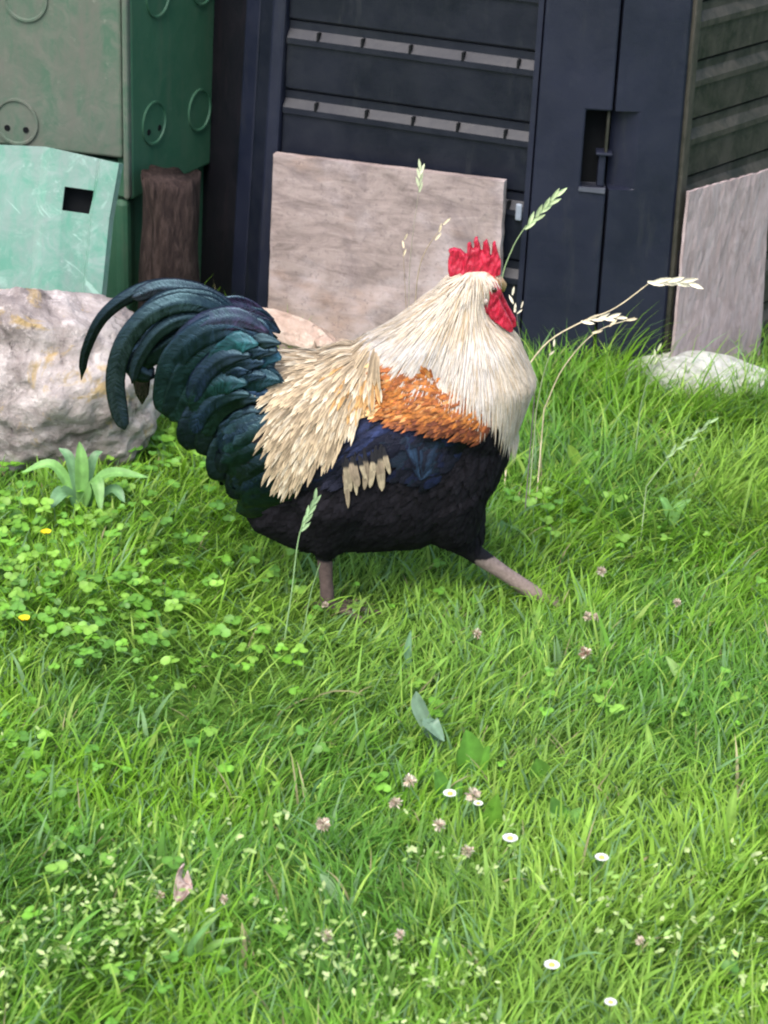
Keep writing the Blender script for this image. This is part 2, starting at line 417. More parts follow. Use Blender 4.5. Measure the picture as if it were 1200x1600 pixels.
# sill of the recess; caught light is put into its paler colour
bm = bmesh.new()
cutplate(bm, pl, [(ul-.02, hl_bot-.006), (.97, hl_bot-.008), (.97, hl_bot+.000), (ul-.02, hl_bot+.000)], -.02, TH+.003)
bm_obj('latch_sill', bm, mat_plain('lit_sill_plastic', (.06, .065, .085), .45), bin_b)
plate(pl, .86, .955, hl_bot, hl_bot+(hl_top-hl_bot)*.42, -.022, .004, 'latch_hook', M_BLACKPOST)
plate(pl, .82, 1.03, hl_bot+(hl_top-hl_bot)*.42, hl_bot+(hl_top-hl_bot)*.455, -.022, .010, 'latch_hook', M_BLACKPOST, .001)
plate(pl, .93, .965, hl_bot+(hl_top-hl_bot)*.45, hl_top, -.022, .004, 'latch_hook', M_BLACKALGAE, .001)
plate(rp, -.015, .025, 0, BH-.004, -.02, .010, 'corner_post', M_BLACKALGAE)
plate(rp, .0, .05, 0.04, hr-.28, .003, .012, 'hinge', M_BLACKSHADE)
# little metal tab beside the board
u_, h_ = fp.inv(801, 330); plate(fp, .985-.03, .985-.006, h_-.012, h_+.016, .004, .009, 'hinge_tab', mat_plain('grey_metal', (.22, .25, .30), .4))

# ------------------------------------------------------------------ boards leaning on the black bin
def board(name, face, quad, off, th, mat, label, seed):
    """quad = photo corners tl,tr,br,bl; stands off the face, wavy top edge"""
    n = face.n; p0 = face.a+n*off
    q = [PP(x, y, p0, n) for x, y in quad]
    NU, NV = 28, 22; rnd = random.Random(seed)
    V = []; cenb = sum(q, Vector())/4
    for w_ in (0, th):
        for j in range(NV+1):
            for i in range(NU+1):
                u, v = i/NU, j/NV
                p = q[3].lerp(q[2], u).lerp(q[0].lerp(q[1], u), v)
                e = 0.0016*(noise.noise(Vector((u*9+seed, v*9, seed)))+.6*noise.noise(Vector((u*31, v*31, seed+3))))
                if j in (0, NV) or i in (0, NU): p = p+(cenb-p).normalized()*abs(e)*1.8
                p = p+n*(w_+e*1.2+.004*math.sin(u*2.6+seed)); V.append(p-cenb)
    W = NU+1; M = W*(NV+1); F = []
    for j in range(NV):
        for i in range(NU):
            a = j*W+i; F.append((a, a+1, a+W+1, a+W)); F.append((M+a, M+a+W, M+a+W+1, M+a+1))
    for i in range(NU):
        F.append((i, M+i, M+i+1, i+1)); a = NV*W+i; F.append((a, a+1, M+a+1, M+a))
    for j in range(NV):
        a = j*W; F.append((a, a+W, M+a+W, M+a)); a = j*W+NU; F.append((a, M+a, M+a+W, a+W))
    o = mesh_obj(name, V, F, mat, smooth=False); o.location = cenb
    tag(o, label, 'board'); return o
board('wooden_board', fp, [(434, 236), (791, 281), (775, 640), (420, 600)], .018, .016, M_BOARD, 'square weathered pink grey plywood board on the left, behind the rooster', 2)
board('wooden_board', rp, [(1076, 299), (1198, 262), (1176, 640), (1042, 640)], .026, .005, M_BOARD2, 'narrower pinkish grey board standing behind the half buried round stone', 5)

# ------------------------------------------------------------------ green compost bin
GC = P(207, 312, .86); GC.z = 0          # its near corner on plan
GFL = GC - hd(-12, .75); GSR = GC + hd(64, .40)
gb = GSR + (GFL-GC)
gp = [GFL, GC, GSR, gb]
gcen = sum(gp, Vector())/4; GH = .80
gf = [Face(gp[i], gp[(i+1) % 4], gcen, GH, .965) for i in range(4)]
bin_g = empty('compost_bin', (gcen.x, gcen.y, 0))
tag(bin_g, 'old green plastic compost bin with round moulded knobs, grey with grime', 'compost bin')
_, hfb = gf[0].inv(150, 243); _, hsb = gf[1].inv(225, 300)
uf1, _ = gf[0].inv(190, 150)
print('green', hfb, hsb, uf1)
def gblock(face, u0, u1, h0, h1, w0, w1, name, mat, bev=.004):
    bm = bmesh.new(); block_on(bm, face, u0, u1, h0, h1, w0, w1); o = bm_obj(name, bm, mat, bin_g)
    return bevel(o, bev) if bev else o
gblock(gf[0], 0, uf1, hfb, GH, -.03, .0, 'front_panel', M_GREEN)
hb = gf[0].inv(205, 312)[1]
gblock(gf[0], uf1+.004, 1.0, hb, GH, -.05, .008, 'corner_post', M_GREEN, .006)
gblock(gf[0], 0, .965, 0, hfb-.01, -.035, -.015, 'base_panel', M_GREENSIDE)
gblock(gf[0], .955, .99, 0, hb-.006, -.05, -.010, 'base_panel', M_GREENSIDE, .01)
gblock(gf[1], .015, 1, hsb-.005, GH, -.03, .0, 'side_panel', M_GREENSIDE)
gblock(gf[1], .04, 1, 0, hsb-.01, -.05, -.02, 'base_panel', M_GREENSIDE)
for i in (2, 3): gblock(gf[i], 0.02, .98, 0, GH, -.03, 0, 'back_panel', M_GREENSIDE)
bm = bmesh.new(); vs = [bm.verts.new(Vector((gcen.x+(q.x-gcen.x)*s_, gcen.y+(q.y-gcen.y)*s_, z))) for s_, z in ((.99, GH), (.99, GH+.04), (.6, GH+.08)) for q in gp]
for r in range(2):
    for i in range(4): bm.faces.new((vs[r*4+i], vs[r*4+(i+1) % 4], vs[r*4+4+(i+1) % 4], vs[r*4+4+i]))
bm.faces.new(vs[8:12]); bm.faces.new(vs[0:4][::-1]); bevel(bm_obj('lid', bm, M_GREEN, bin_g), .01)
def knob(face, px, py, rad, mat, holes=True):
    u, h = face.inv(px, py); bm = bmesh.new(); N = 40; rings = [(rad, -.002), (rad*.99, .0035), (rad*.90, .0035), (rad*.86, .0008), (0.0001, .0008)]
    R_ = []
    for r_, w_ in rings: R_.append([bm.verts.new(face.f(u+r_*math.cos(2*math.pi*i/N)/face.L, h+r_*math.sin(2*math.pi*i/N), w_)) for i in range(N)])
    for a, b in zip(R_, R_[1:]):
        for i in range(N): bm.faces.new((a[i], a[(i+1) % N], b[(i+1) % N], b[i]))
    o = bm_obj('round_knob', bm, mat, bin_g, smooth=False)
    if holes:
        for sx in (-1, 1):
            bm = bmesh.new(); c = [bm.verts.new(face.f(u+(sx*.0165+.0052*math.cos(t_))/face.L, h-.012+.0052*math.sin(t_), .0018)) for t_ in np.linspace(0, 2*math.pi, 14)[:-1]]
            c2 = [bm.verts.new(face.f(u+(sx*.0165+.0052*math.cos(t_))/face.L, h-.012+.0052*math.sin(t_), -.004)) for t_ in np.linspace(0, 2*math.pi, 14)[:-1]]
            bm.faces.new(c); bm.faces.new(c2[::-1])
            for i in range(13): bm.faces.new((c[i], c2[i], c2[(i+1) % 13], c[(i+1) % 13]))
            h_o = bm_obj('hole', bm, M_HOLESHADE, bin_g)
            h_o.parent = o; h_o.matrix_parent_inverse = o.matrix_parent_inverse.inverted() @ Matrix.Translation(-Vector(bin_g.location)) if False else Matrix.Identity(4)
knob(gf[0], 26, 190, .039, M_GREEN); knob(gf[0], 40, -4, .039, M_GREEN, False)
knob(gf[1], 240, 192, .037, M_GREENSIDE); knob(gf[1], 311, 172, .037, M_GREENSIDE, False)
knob(gf[1], 246, -8, .037, M_GREENSIDE, False); knob(gf[1], 316, -26, .037, M_GREENSIDE, False)

# mint flap leaning on it
def flap():
    n0 = Vector((.06, -1, .28)).normalized(); p0 = P(120, 250, .70)
    at = lambda x, y, w_=0: PP(x, y, p0, n0)+n0*w_
    root = empty('plastic_flap', at(100, 480)); tag(root, 'scratched mint green plastic flap with a square hole, leaning on the green bin', 'panel')
    prof = lambda t: [(-230, 226+0*t)]
    # columns across (px at top, px at bottom, stand-off), rows down; hole cell skipped
    cols = [(-180, -200, .0), (0, -20, .0), (70, 46, .002), (82, 60, .010), (108, 88, .010), (153, 133, .010), (160, 130, .010), (163, 134, .016), (184, 153, .016), (188, 157, .004)]
    def top(x): return 226+.045*x if x < 75 else 229.4+(x-75)*.225
    rows = [0, .27, .49, 1.0]
    bm = bmesh.new(); g = []
    for v in rows:
        r_ = []
        for (a, b, w_) in cols:
            x = a+(b-a)*v; y = top(a)+(500-top(a))*v*1.0
            if v in (.27, .49): y = {.27: 291, .49: 328}[v]+(a-108)*.14
            r_.append(bm.verts.new(at(x, y, w_)))
        g.append(r_)
    for i in range(3):
        for j in range(len(cols)-1):
            if i == 1 and j == 4: continue
            bm.faces.new((g[i][j], g[i+1][j], g[i+1][j+1], g[i][j+1]))
    o = bm_obj('flap_sheet', bm, M_MINT, root)
    sm = o.modifiers.new('s', 'SOLIDIFY'); sm.thickness = .006; sm.offset = -1
    bevel(o, .0018)
    bm = bmesh.new(); q = [at(x, y, w_) for w_ in (-.010, -.016) for x, y in ((96, 280), (160, 290), (150, 345), (86, 336))]
    vs = [bm.verts.new(v) for v in q]; bm.faces.new(vs[:4]); bm.faces.new(vs[4:][::-1])
    for i in range(4): bm.faces.new((vs[i], vs[4+i], vs[4+(i+1) % 4], vs[(i+1) % 4]))
    bm_obj('shade_sheet', bm, M_HOLESHADE, root)  # added near-black sheet that makes the flap's hole look shaded
flap()

# ------------------------------------------------------------------ stones, log
def rockmesh(name, c, rad, mat, label, cat, seed, amp=.16, sub=5, flat=0.0, smooth=True):
    bm = bmesh.new(); bmesh.ops.create_icosphere(bm, subdivisions=sub, radius=1)
    for v in bm.verts:
        d = v.co.normalized(); s = Vector((seed*3.1, seed*1.7, seed))
        f = 1+amp*noise.noise(d*1.3+s)*1.4+amp*.5*noise.noise(d*3.1+s)+amp*.25*noise.noise(d*7+s)+amp*.10*noise.noise(d*16+s)-amp*.28*max(0, noise.noise(d*5.5+s*2)-.12)+amp*.07*noise.noise(d*34+s)+amp*.04*noise.noise(d*70+s)
        # facets
        q = d*f; v.co = Vector((q.x*rad[0], q.y*rad[1], q.z*rad[2]))
        if flat and v.co.z > flat: v.co.z = flat+(v.co.z-flat)*.35
    o = bm_obj(name, bm, mat, None, smooth); o.location = c; tag(o, label, cat); return o
g_ = G(110, 762); BY = g_.y+.115; BX = P(60, 600, BY).x; BZ = P(90, 452, BY).z
rockmesh('boulder', (BX+.008, BY, BZ-.15), (.165, .12, .155), M_ROCK, 'large pinkish boulder with yellow lichen behind the rooster tail', 'boulder', 3, .16, 6)
g_ = G(1090, 650); TY = g_.y+.06; TX = P(1100, 600, TY).x; TZ = P(1100, 556, TY).z
rockmesh('stone', (TX-.018, TY, TZ-.077), (.180, .08, .080), M_STONE, 'pale rounded stone half sunk in grass at the right', 'stone', 8, .08, 5)
c = P(455, 520, .70)
o = rockmesh('stone', (c.x, .73, c.z-.008), (.085, .03, .017), M_SLAB, 'flat peach coloured stone against the plywood board, above the tail base', 'stone', 12, .14, 5)
o.rotation_euler = (R(25), R(18), 0)
c = P(520, 530, .72)
for i, (x, y, r_) in enumerate([(508, 536, .013), (540, 538, .010)]):
    c = P(x, y, .70)
    rockmesh('pebble', c, (r_*1.3, r_, r_*.8), M_SLAB, ['larger peach pebble at the foot of the plywood board', 'smaller peach pebble right of the other, by the neck feathers'][i], 'pebble', 20+i, .2, 3)
def log():
    bm = bmesh.new(); base = P(268, 455, .84); top = P(266, 275, .84); NH, N = 26, 40; ring = []
    for j in range(NH+1):
        t = j/NH; r_ = []
        z = -.02+(top.z+.02)*t; cx = base.x+(top.x-base.x)*t
        for i in range(N):
            a = 2*math.pi*i/N; rr = .052*(1-.12*t)*(1+.22*noise.noise(Vector((math.cos(a)*1.6, math.sin(a)*1.6, t*2.0)))+.14*noise.noise(Vector((math.cos(a)*4, math.sin(a)*4, t*4))))
            zz = z+(.022*noise.noise(Vector((math.cos(a)*2, math.sin(a)*2, 9))) if j >= NH-1 else 0)
            r_.append(bm.verts.new((cx+rr*math.cos(a), .84+rr*math.sin(a), zz)))
        ring.append(r_)
    for a, b in zip(ring, ring[1:]):
        for i in range(N): bm.faces.new((a[i], a[(i+1) % N], b[(i+1) % N], b[i]))
    bm.faces.new(ring[-1])
    o = bm_obj('log', bm, M_BARK, None, True); tag(o, 'rough brown upright log wedged between the green and black bins', 'log')
log()

# ------------------------------------------------------------------ rooster
ROOT = empty('rooster', (P(510, 965, -.04).x+.07, 0, 0))
tag(ROOT, 'rooster striding right: cream neck, orange shoulder, glossy black body and tail', 'rooster')
def XZ(px, py): p = P(px, py, 0); return p
PXM = (P(700, 650)-P(600, 650)).length/100      # metres per pixel at the bird
def loft(bm, st, lat, N=28):
    """st: [(px,py,r_px,lateral m)...] along a spine; rings perpendicular to it in the side plane"""
    C = [XZ(a[0], a[1]) for a in st]; rings = []
    for i, a in enumerate(st):
        d = (C[min(i+1, len(C)-1)]-C[max(i-1, 0)]); d.y = 0; d.normalize()
        up = Vector((-d.z, 0, d.x)); r_ = []
        if up.z < 0 and False: up = -up
        for k in range(N):
            t = 2*math.pi*k/N; r_.append(bm.verts.new(C[i]+up*math.cos(t)*a[2]*PXM+Vector((0, 1, 0))*math.sin(t)*a[3]))
        rings.append(r_)
    for a, b in zip(rings, rings[1:]):
        for k in range(N): bm.faces.new((a[k], a[(k+1) % N], b[(k+1) % N], b[k]))
    bm.faces.new(rings[0]); bm.faces.new(rings[-1][::-1])
def tube(bm, pts, rad, N=14, flat=1.0):
    rings = []
    for i, p in enumerate(pts):
        d = (pts[min(i+1, len(pts)-1)]-pts[max(i-1, 0)]).normalized()
        s = d.cross(Vector((0, 1, .01))).normalized(); u_ = s.cross(d).normalized()
        rings.append([bm.verts.new(p+(s*math.cos(2*math.pi*k/N)+u_*math.sin(2*math.pi*k/N)*flat)*rad[i]) for k in range(N)])
    for a, b in zip(rings, rings[1:]):
        for k in range(N): bm.faces.new((a[k], a[(k+1) % N], b[(k+1) % N], b[k]))
    bm.faces.new(rings[0]); bm.faces.new(rings[-1][::-1])
HEADC = P(756, 452, .012)
NF = -.045; FF = .015      # near and far leg depth
def foot(bm, ank, fwd, drop=0.0):
    """three front toes and a hind toe from the ankle, resting near the ground"""
    fwd = fwd.normalized(); side = Vector((-fwd.y, fwd.x, 0))
    for a, L in ((-.5, .058), (0, .070), (.5, .058), (math.pi-.25, .028)):
        d = (Vector((fwd.x, fwd.y, 0)).normalized()*math.cos(a)+side*math.sin(a))
        p1 = ank+d*L*.5+Vector((0, 0, fwd.z*L*.5*math.cos(a)+.002)); p2 = ank+d*L+Vector((0, 0, fwd.z*L*math.cos(a)-.004-drop)); p3 = ank+d*(L+.012)+Vector((0, 0, fwd.z*L*math.cos(a)-.010-drop))
        tube(bm, [ank, p1, p2, p3], [.0075, .0058, .0045, .0012], 10)
bm = bmesh.new()
loft(bm, [(330, 610, 20, .015), (350, 625, 52, .035), (390, 643, 96, .058), (440, 676, 134, .078), (500, 698, 162, .090), (570, 708, 166, .094), (640, 713, 153, .092), (700, 695, 128, .080), (745, 682, 92, .060), (780, 672, 50, .036), (796, 668, 18, .012)], 0)
loft(bm, [(600, 650, 90, .06), (660, 645, 112, .078), (715, 622, 112, .078), (733, 588, 95, .068), (722, 550, 80, .056), (714, 516, 62, .044), (717, 484, 44, .034), (728, 460, 33, .027), (744, 444, 24, .022), (762, 440, 17, .016), (775, 442, 7, .008)], 0)
loft(bm, [(560, 640, 60, .04), (590, 620, 76, .055), (630, 590, 80, .058), (665, 555, 68, .052), (690, 515, 51, .043), (706, 482, 35, .034), (716, 462, 20, .022)], 0)
loft(bm, [(375, 715, 22, .02), (395, 730, 52, .042), (435, 755, 84, .066), (490, 775, 90, .076), (550, 780, 80, .076), (600, 780, 40, .04)], 0)
# thighs
def thigh(a, b, y, ra, rb):
    A = P(*a, y); B = P(*b, y); tube(bm, [A, A.lerp(B, .35), A.lerp(B, .7), B], [ra*.9, ra, (ra+rb)/2, rb], 20)
thigh((530, 735), (508, 862), NF, .058, .017)
thigh((668, 745), (736, 856), .025, .062, .019)
thigh((680, 740), (715, 840), -.015, .062, .028)
# shanks
na = P(507, 862, NF); nb = P(512, 958, NF); nb.z = max(.014, min(nb.z, .02)); print('near foot', nb, pix(nb))
tube(bm, [na, na.lerp(nb, .5), nb], [.0115, .0095, .0105], 14); foot(bm, nb, Vector((1, .1, -.05)))
fa = P(732, 858, FF); fb = P(842, 932, FF)
tube(bm, [fa, fa.lerp(fb, .5), fb], [.014, .0105, .0115], 14); foot(bm, fb, Vector((.85, .1, -.45)), .004)
me0 = bpy.data.meshes.new('t'); bmesh.ops.recalc_face_normals(bm, faces=bm.faces[:]); bm.to_mesh(me0); bm.free()
tmp = bpy.data.objects.new('t', me0); link(tmp)
m = tmp.modifiers.new('r', 'REMESH'); m.mode = 'VOXEL'; m.voxel_size = .0028
m = tmp.modifiers.new('s', 'SMOOTH'); m.factor = .6; m.iterations = 9
dg = bpy.context.evaluated_depsgraph_get(); dg.update()
bmesh_e = bpy.data.meshes.new_from_object(tmp.evaluated_get(dg)); bmesh_e.name = 'body'
bpy.data.objects.remove(tmp)
body = bpy.data.objects.new('body', bmesh_e); link(body); setparent(body, ROOT)
bmesh_e.materials.clear(); bmesh_e.materials.append(M_BODY)
bmesh_e.polygons.foreach_set('use_smooth', [True]*len(bmesh_e.polygons))
NV = len(bmesh_e.vertices); co = np.zeros(NV*3); bmesh_e.vertices.foreach_get('co', co); co = co.reshape(-1, 3)
nr = np.zeros(NV*3); bmesh_e.vertices.foreach_get('normal', nr); nr = nr.reshape(-1, 3)
print('body verts', NV)
def projn(pts_):   # pixel of the point mirrored to the near side
    q = np.array(pts_, dtype=float).copy(); q[:, 1] = -abs(q[:, 1]); q = (q-np.array(CAM_LOC)) @ np.array(CAM_M)
    return np.stack([600+q[:, 0]/-q[:, 2]*FPX, 800-q[:, 1]/-q[:, 2]*FPX], 1)
def inpoly(p, poly_):
    x, y = p[:, 0], p[:, 1]; ins = np.zeros(len(p), bool); j = len(poly_)-1
    for i in range(len(poly_)):
        xi, yi = poly_[i]; xj, yj = poly_[j]
        c_ = ((yi > y) != (yj > y)) & (x < (xj-xi)*(y-yi)/((yj-yi)+1e-9)+xi); ins ^= c_; j = i
    return ins
PB = projn(co)
REG = {
 'hackle': [(680, 375), (850, 375), (850, 430), (850, 470), (860, 560), (880, 660), (800, 650), (748, 640), (690, 598), (630, 580), (570, 566), (530, 500), (640, 440)],
 'saddle': [(560, 520), (590, 560), (572, 600), (560, 650), (500, 720), (470, 740), (430, 690), (415, 620), (400, 560), (390, 470)],
 'shoulder': [(600, 555), (700, 585), (760, 640), (745, 672), (700, 672), (640, 660), (585, 655), (560, 640), (560, 560)],
}
cols = np.tile(np.array([.005, .0045, .006]), (NV, 1))
cols[inpoly(PB, REG['shoulder'])] = (.10, .03, .008)
cols[inpoly(PB, REG['saddle'])] = (.20, .15, .09)
cols[inpoly(PB, REG['hackle'])] = (.42, .36, .29)
# bare legs
legm = (co[:, 2] < P(505, 872, NF).z) & (co[:, 0] < P(600, 900).x)
cols[legm] = (.080, .056, .050)
fl = (co[:, 0] > P(741, 862, .05).x) & (co[:, 2] < P(741, 850, .05).z)
cols[fl] = (.19, .145, .125)
# red face
fd = np.linalg.norm((co-np.array(P(773, 462, .0)))*np.array([1, .6, 1]), axis=1)
cols[(fd < .022)] = (.55, .012, .02)
ff_ = (PB[:, 0] > 760) & (PB[:, 1] < 470); cols[ff_] = (.60, .20, .14)
a = bmesh_e.color_attributes.new('Col', 'FLOAT_COLOR', 'POINT'); arr = np.ones((NV, 4), np.float32); arr[:, :3] = cols; a.data.foreach_set('color', arr.ravel())
BVH = BVHTree.FromPolygons([tuple(v) for v in co], [tuple(p.vertices) for p in bmesh_e.polygons])

class Feathers:
    def __init__(s): s.V = []; s.F = []; s.C = []; s.U = []; s.k = 0
    def ribbon(s, pts_, nrm, wid, cols_, shape, cup=.0):
        """pts_ centre line, nrm normals, wid width m, cols_ (edge, mid) each fn(t)"""
        n = len(pts_); b = len(s.V); s.k += 1; run = 0
        for i in range(n):
            t = i/(n-1); d = (pts_[min(i+1, n-1)]-pts_[max(i-1, 0)]).normalized(); run += (pts_[i]-pts_[max(i-1, 0)]).length
            s.U += [(-1, run*100, s.k*.37), (0, run*100, s.k*.37), (1, run*100, s.k*.37)]
            sd_ = d.cross(nrm[i]).normalized(); hw = wid*.5*shape(t); up = nrm[i]*(cup*hw)
            s.V += [pts_[i]-sd_*hw-up, pts_[i]+nrm[i]*0, pts_[i]+sd_*hw-up]
            ce, cm = cols_(t); s.C += [ce, cm, ce]
        for i in range(n-1):
            q = b+i*3; s.F += [(q, q+1, q+4, q+3), (q+1, q+2, q+5, q+4)]
    def drape(s, root, d, L, wid, cols_, shape, nseg=6, lift=(.0015, .006), free=1.0, cup=.2, droop=0.0, flow=None):
        p = Vector(root); step = L/nseg; pts_ = []; nn = []; d = Vector(d); fr = None
        for i in range(nseg+1):
            t = i/nseg
            if t <= free:
                loc, nor, _, _ = BVH.find_nearest(p); li = lift[0]+(lift[1]-lift[0])*t
                q = loc+nor*li; n_ = nor; p = q
            else:
                q = p; n_ = nn[-1]
            pts_.append(q.copy()); nn.append(n_.copy())
            if flow is not None and t <= free:
                d = d.lerp(flow(q), .5)
            if t <= free: d = (d-n_*d.dot(n_)).normalized()
            else: d = (d+Vector((0, 0, -droop))).normalized()
            p = p+d*step
        s.ribbon(pts_, nn, wid, cols_, shape, cup)
    def build(s, name, mat, label=None):
        o = mesh_obj(name, s.V, s.F, mat, ROOT, cols=s.C, smooth=True, uvs=s.U)
        if label: o['label'] = label
        return o
lance = lambda t: max(.02, (min(1, t*6+.35))*(1-t**2.6))
roundf = lambda t: max(.03, min(1, t*5+.4)*math.sqrt(max(0, 1-t**4)))
broad = lambda t: max(.04, min(1, t*4+.3)*(1-t**5)**.6)
def cj(c, a=.15, rnd=random):
    f = 1+rnd.uniform(-a, a); return (c[0]*f, c[1]*f, c[2]*f)
ARE = np.zeros(len(bmesh_e.polygons)); bmesh_e.polygons.foreach_get('area', ARE)
CTR = np.zeros(len(bmesh_e.polygons)*3); bmesh_e.polygons.foreach_get('center', CTR); CTR = CTR.reshape(-1, 3)
PC = projn(CTR)
def sample(mask, n):
    idx = np.nonzero(mask)[0]; p = ARE[idx]/ARE[idx].sum(); return RNG.choice(idx, size=n, p=p)
def flow_from(px, py, yv=None):
    c0 = P(px, py, 0)
    def f(q):
        v = Vector((q.x-c0.x, q.y*.55, q.z-c0.z)); return v.normalized() if v.length > 1e-6 else Vector((1, 0, 0))
    return f

# -- black body feathers (belly, breast, thighs)
allm = (CTR[:, 2] > P(505, 858, NF).z)
light = inpoly(PC, REG['hackle']) | inpoly(PC, REG['saddle']) | inpoly(PC, REG['shoulder'])
fb_ = Feathers()
dflow = lambda q: Vector((-.75, 0, -.75)).normalized()
for i in sample(allm & ~light, 3200):
    c0 = CTR[i]; L = random.uniform(.018, .032)
    cc = cj((.0055, .005, .0065), .4)
    fb_.drape(c0, Vector((-.7+random.uniform(-.3, .3), random.uniform(-.2, .2), -.8)), L, random.uniform(.010, .016), lambda t, cc=cc: (cc, tuple(x*1.5 for x in cc)), roundf, 4, (.0005, .003), cup=.15)
fb_.build('body_feathers', M_FLUFF)

# -- wing: dark blue black bow, bars and the long flights behind
fw = Feathers()
wing_cover = [(560, 640), (640, 650), (700, 664), (725, 668), (735, 690), (715, 710), (690, 745), (660, 750), (630, 720), (600, 712), (560, 735), (500, 755), (495, 725), (540, 670)]
wm = inpoly(PC, wing_cover)
for i in sorted(sample(wm, 420), key=lambda k: CTR[k][0]):
    r_ = random.random(); c1 = (.004, .006, .018) if r_ < .3 else ((.003, .007, .010) if r_ < .55 else (.003, .003, .004))
    c1 = cj(c1, .3)
    fw.drape(CTR[i], Vector((-.75, 0, -.5+random.uniform(-.15, .15))), random.uniform(.025, .045), random.uniform(.012, .018), lambda t, c1=c1: (tuple(x*.7 for x in c1), c1), roundf, 5, (.003, .007), cup=.1)
wq = inpoly(PC, [(572, 632), (660, 645), (655, 690), (600, 712), (548, 705), (556, 665)])
for i in sorted(sample(wq, 95), key=lambda k: CTR[k][2]):
    hi = PC[i][1] < 680; c1 = cj((.012, .018, .050) if hi and random.random() < .7 else (.003, .003, .005), .4)  # upper flights bluer and brighter: a highlight put into the colour
    fw.drape(CTR[i], Vector((-.72, 0, -.66+random.uniform(-.1, .1))), random.uniform(.055, .085), random.uniform(.010, .016), lambda t, c1=c1: (tuple(x*.45 for x in c1), c1), lambda t: max(.05, min(1, t*3+.1)*(1-t**4)**.7), 9, (.004, .009), cup=.12)
fw.build('wing', M_WING); fw = Feathers()
wq = inpoly(PC, [(615, 648), (712, 664), (705, 700), (680, 712), (635, 700)])
for i in sorted(sample(wq, 70), key=lambda k: CTR[k][2]):
    c1 = cj((.010, .022, .040) if random.random() < .6 else (.003, .004, .006), .4)
    tgt = P(655, 752, -.095); d_ = (tgt-Vector(CTR[i])); L = min(.065, d_.length*.95)
    fw.drape(CTR[i], d_.normalized(), L, random.uniform(.011, .017), lambda t, c1=c1: (tuple(x*.5 for x in c1), c1), lambda t: max(.05, min(1, t*3+.1)*(1-t**3)**.8), 8, (.004, .008), cup=.12)
fw.build('wing_bar', M_WING)

# -- cream tufts under the wing
ft = Feathers()
for j, (x0, y0, x1, y1) in enumerate([(534, 726, 545, 794), (541, 730, 541, 775), (538, 722, 552, 768), (550, 722, 562, 760), (557, 716, 555, 774), (563, 718, 572, 752), (570, 710, 566, 765), (578, 714, 585, 744), (585, 706, 580, 762), (590, 712, 600, 750), (597, 704, 594, 767), (602, 708, 605, 741)]):
    A, B = P(x0, y0-10, -.0965), P(x1+random.uniform(-2, 2), y1, -.1035+random.uniform(-.001, .001)); pts_ = [A.lerp(B, t)+Vector((.002*math.sin(t*3+j), -.004*math.sin(t*3), 0)) for t in np.linspace(0, 1, 12)]
    c1 = cj((.40, .33, .22) if j % 3 else (.28, .22, .15), .2); st_ = random.uniform(.2, .42)
    ft.ribbon(pts_, [Vector((random.uniform(-.3, .3), -1, .3)).normalized()]*12, random.uniform(.006, .012), lambda t, c1=c1, st_=st_: ((.006, .006, .008), (.006, .006, .008)) if t < st_ else (tuple(x*.8 for x in c1), tuple(x*(.55 if t < .75 else 1) for x in c1)), lambda t: min(1, .25+t*2.2)*math.sqrt(max(.01, 1-t**5)), .3)
ft.build('wing_tuft', M_PALE, 'cream feather tips showing below the dark wing')

# -- orange shoulder
fs = Feathers(); sh = inpoly(PC, [(556, 574), (600, 562), (700, 592), (770, 645), (768, 672), (700, 664), (640, 652), (580, 640), (575, 610)])
for i in sorted(sample(sh, 1500), key=lambda k: CTR[k][0]):
    t0 = random.random(); pxx = PC[i]
    c1 = (.36, .120, .020) if t0 < .55 else ((.25, .070, .014) if t0 < .88 else (.42, .19, .06))
    if pxx[1] > 645: c1 = (.12, .03, .011) if t0 < .5 else (.27, .08, .02)
    if pxx[0] < 610 and t0 < .5: c1 = (.70, .45, .20)
    c1 = cj(c1, .2)
    fs.drape(CTR[i], Vector((-.8, 0, -.45+random.uniform(-.35, .25))), random.uniform(.022, .036), random.uniform(.0045, .0075), lambda t, c1=c1: (tuple(x*(.6 if t < .6 else .9) for x in c1), c1), lambda t: max(.05, min(1, t*3+.1)*math.sqrt(max(0, 1-t**3))), 7, (.006, .0095+random.random()*.003), cup=.12)
fs.build('shoulder_feathers', M_ORANGE)

# -- tail base coverts (glossy, broad)
fc = Feathers(); tc = inpoly(PC, [(300, 560), (420, 500), (440, 560), (430, 700), (470, 770), (420, 790), (360, 740), (300, 700)])
for i in sorted(sample(tc, 260), key=lambda k: CTR[k][0]):
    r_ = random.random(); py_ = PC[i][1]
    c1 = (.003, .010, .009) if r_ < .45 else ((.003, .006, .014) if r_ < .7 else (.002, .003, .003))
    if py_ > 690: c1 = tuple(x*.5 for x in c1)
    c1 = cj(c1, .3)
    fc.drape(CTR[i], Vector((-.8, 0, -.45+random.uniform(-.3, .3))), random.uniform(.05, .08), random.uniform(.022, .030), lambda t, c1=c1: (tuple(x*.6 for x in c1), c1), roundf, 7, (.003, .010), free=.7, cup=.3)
fc.build('tail_coverts', M_DARK)

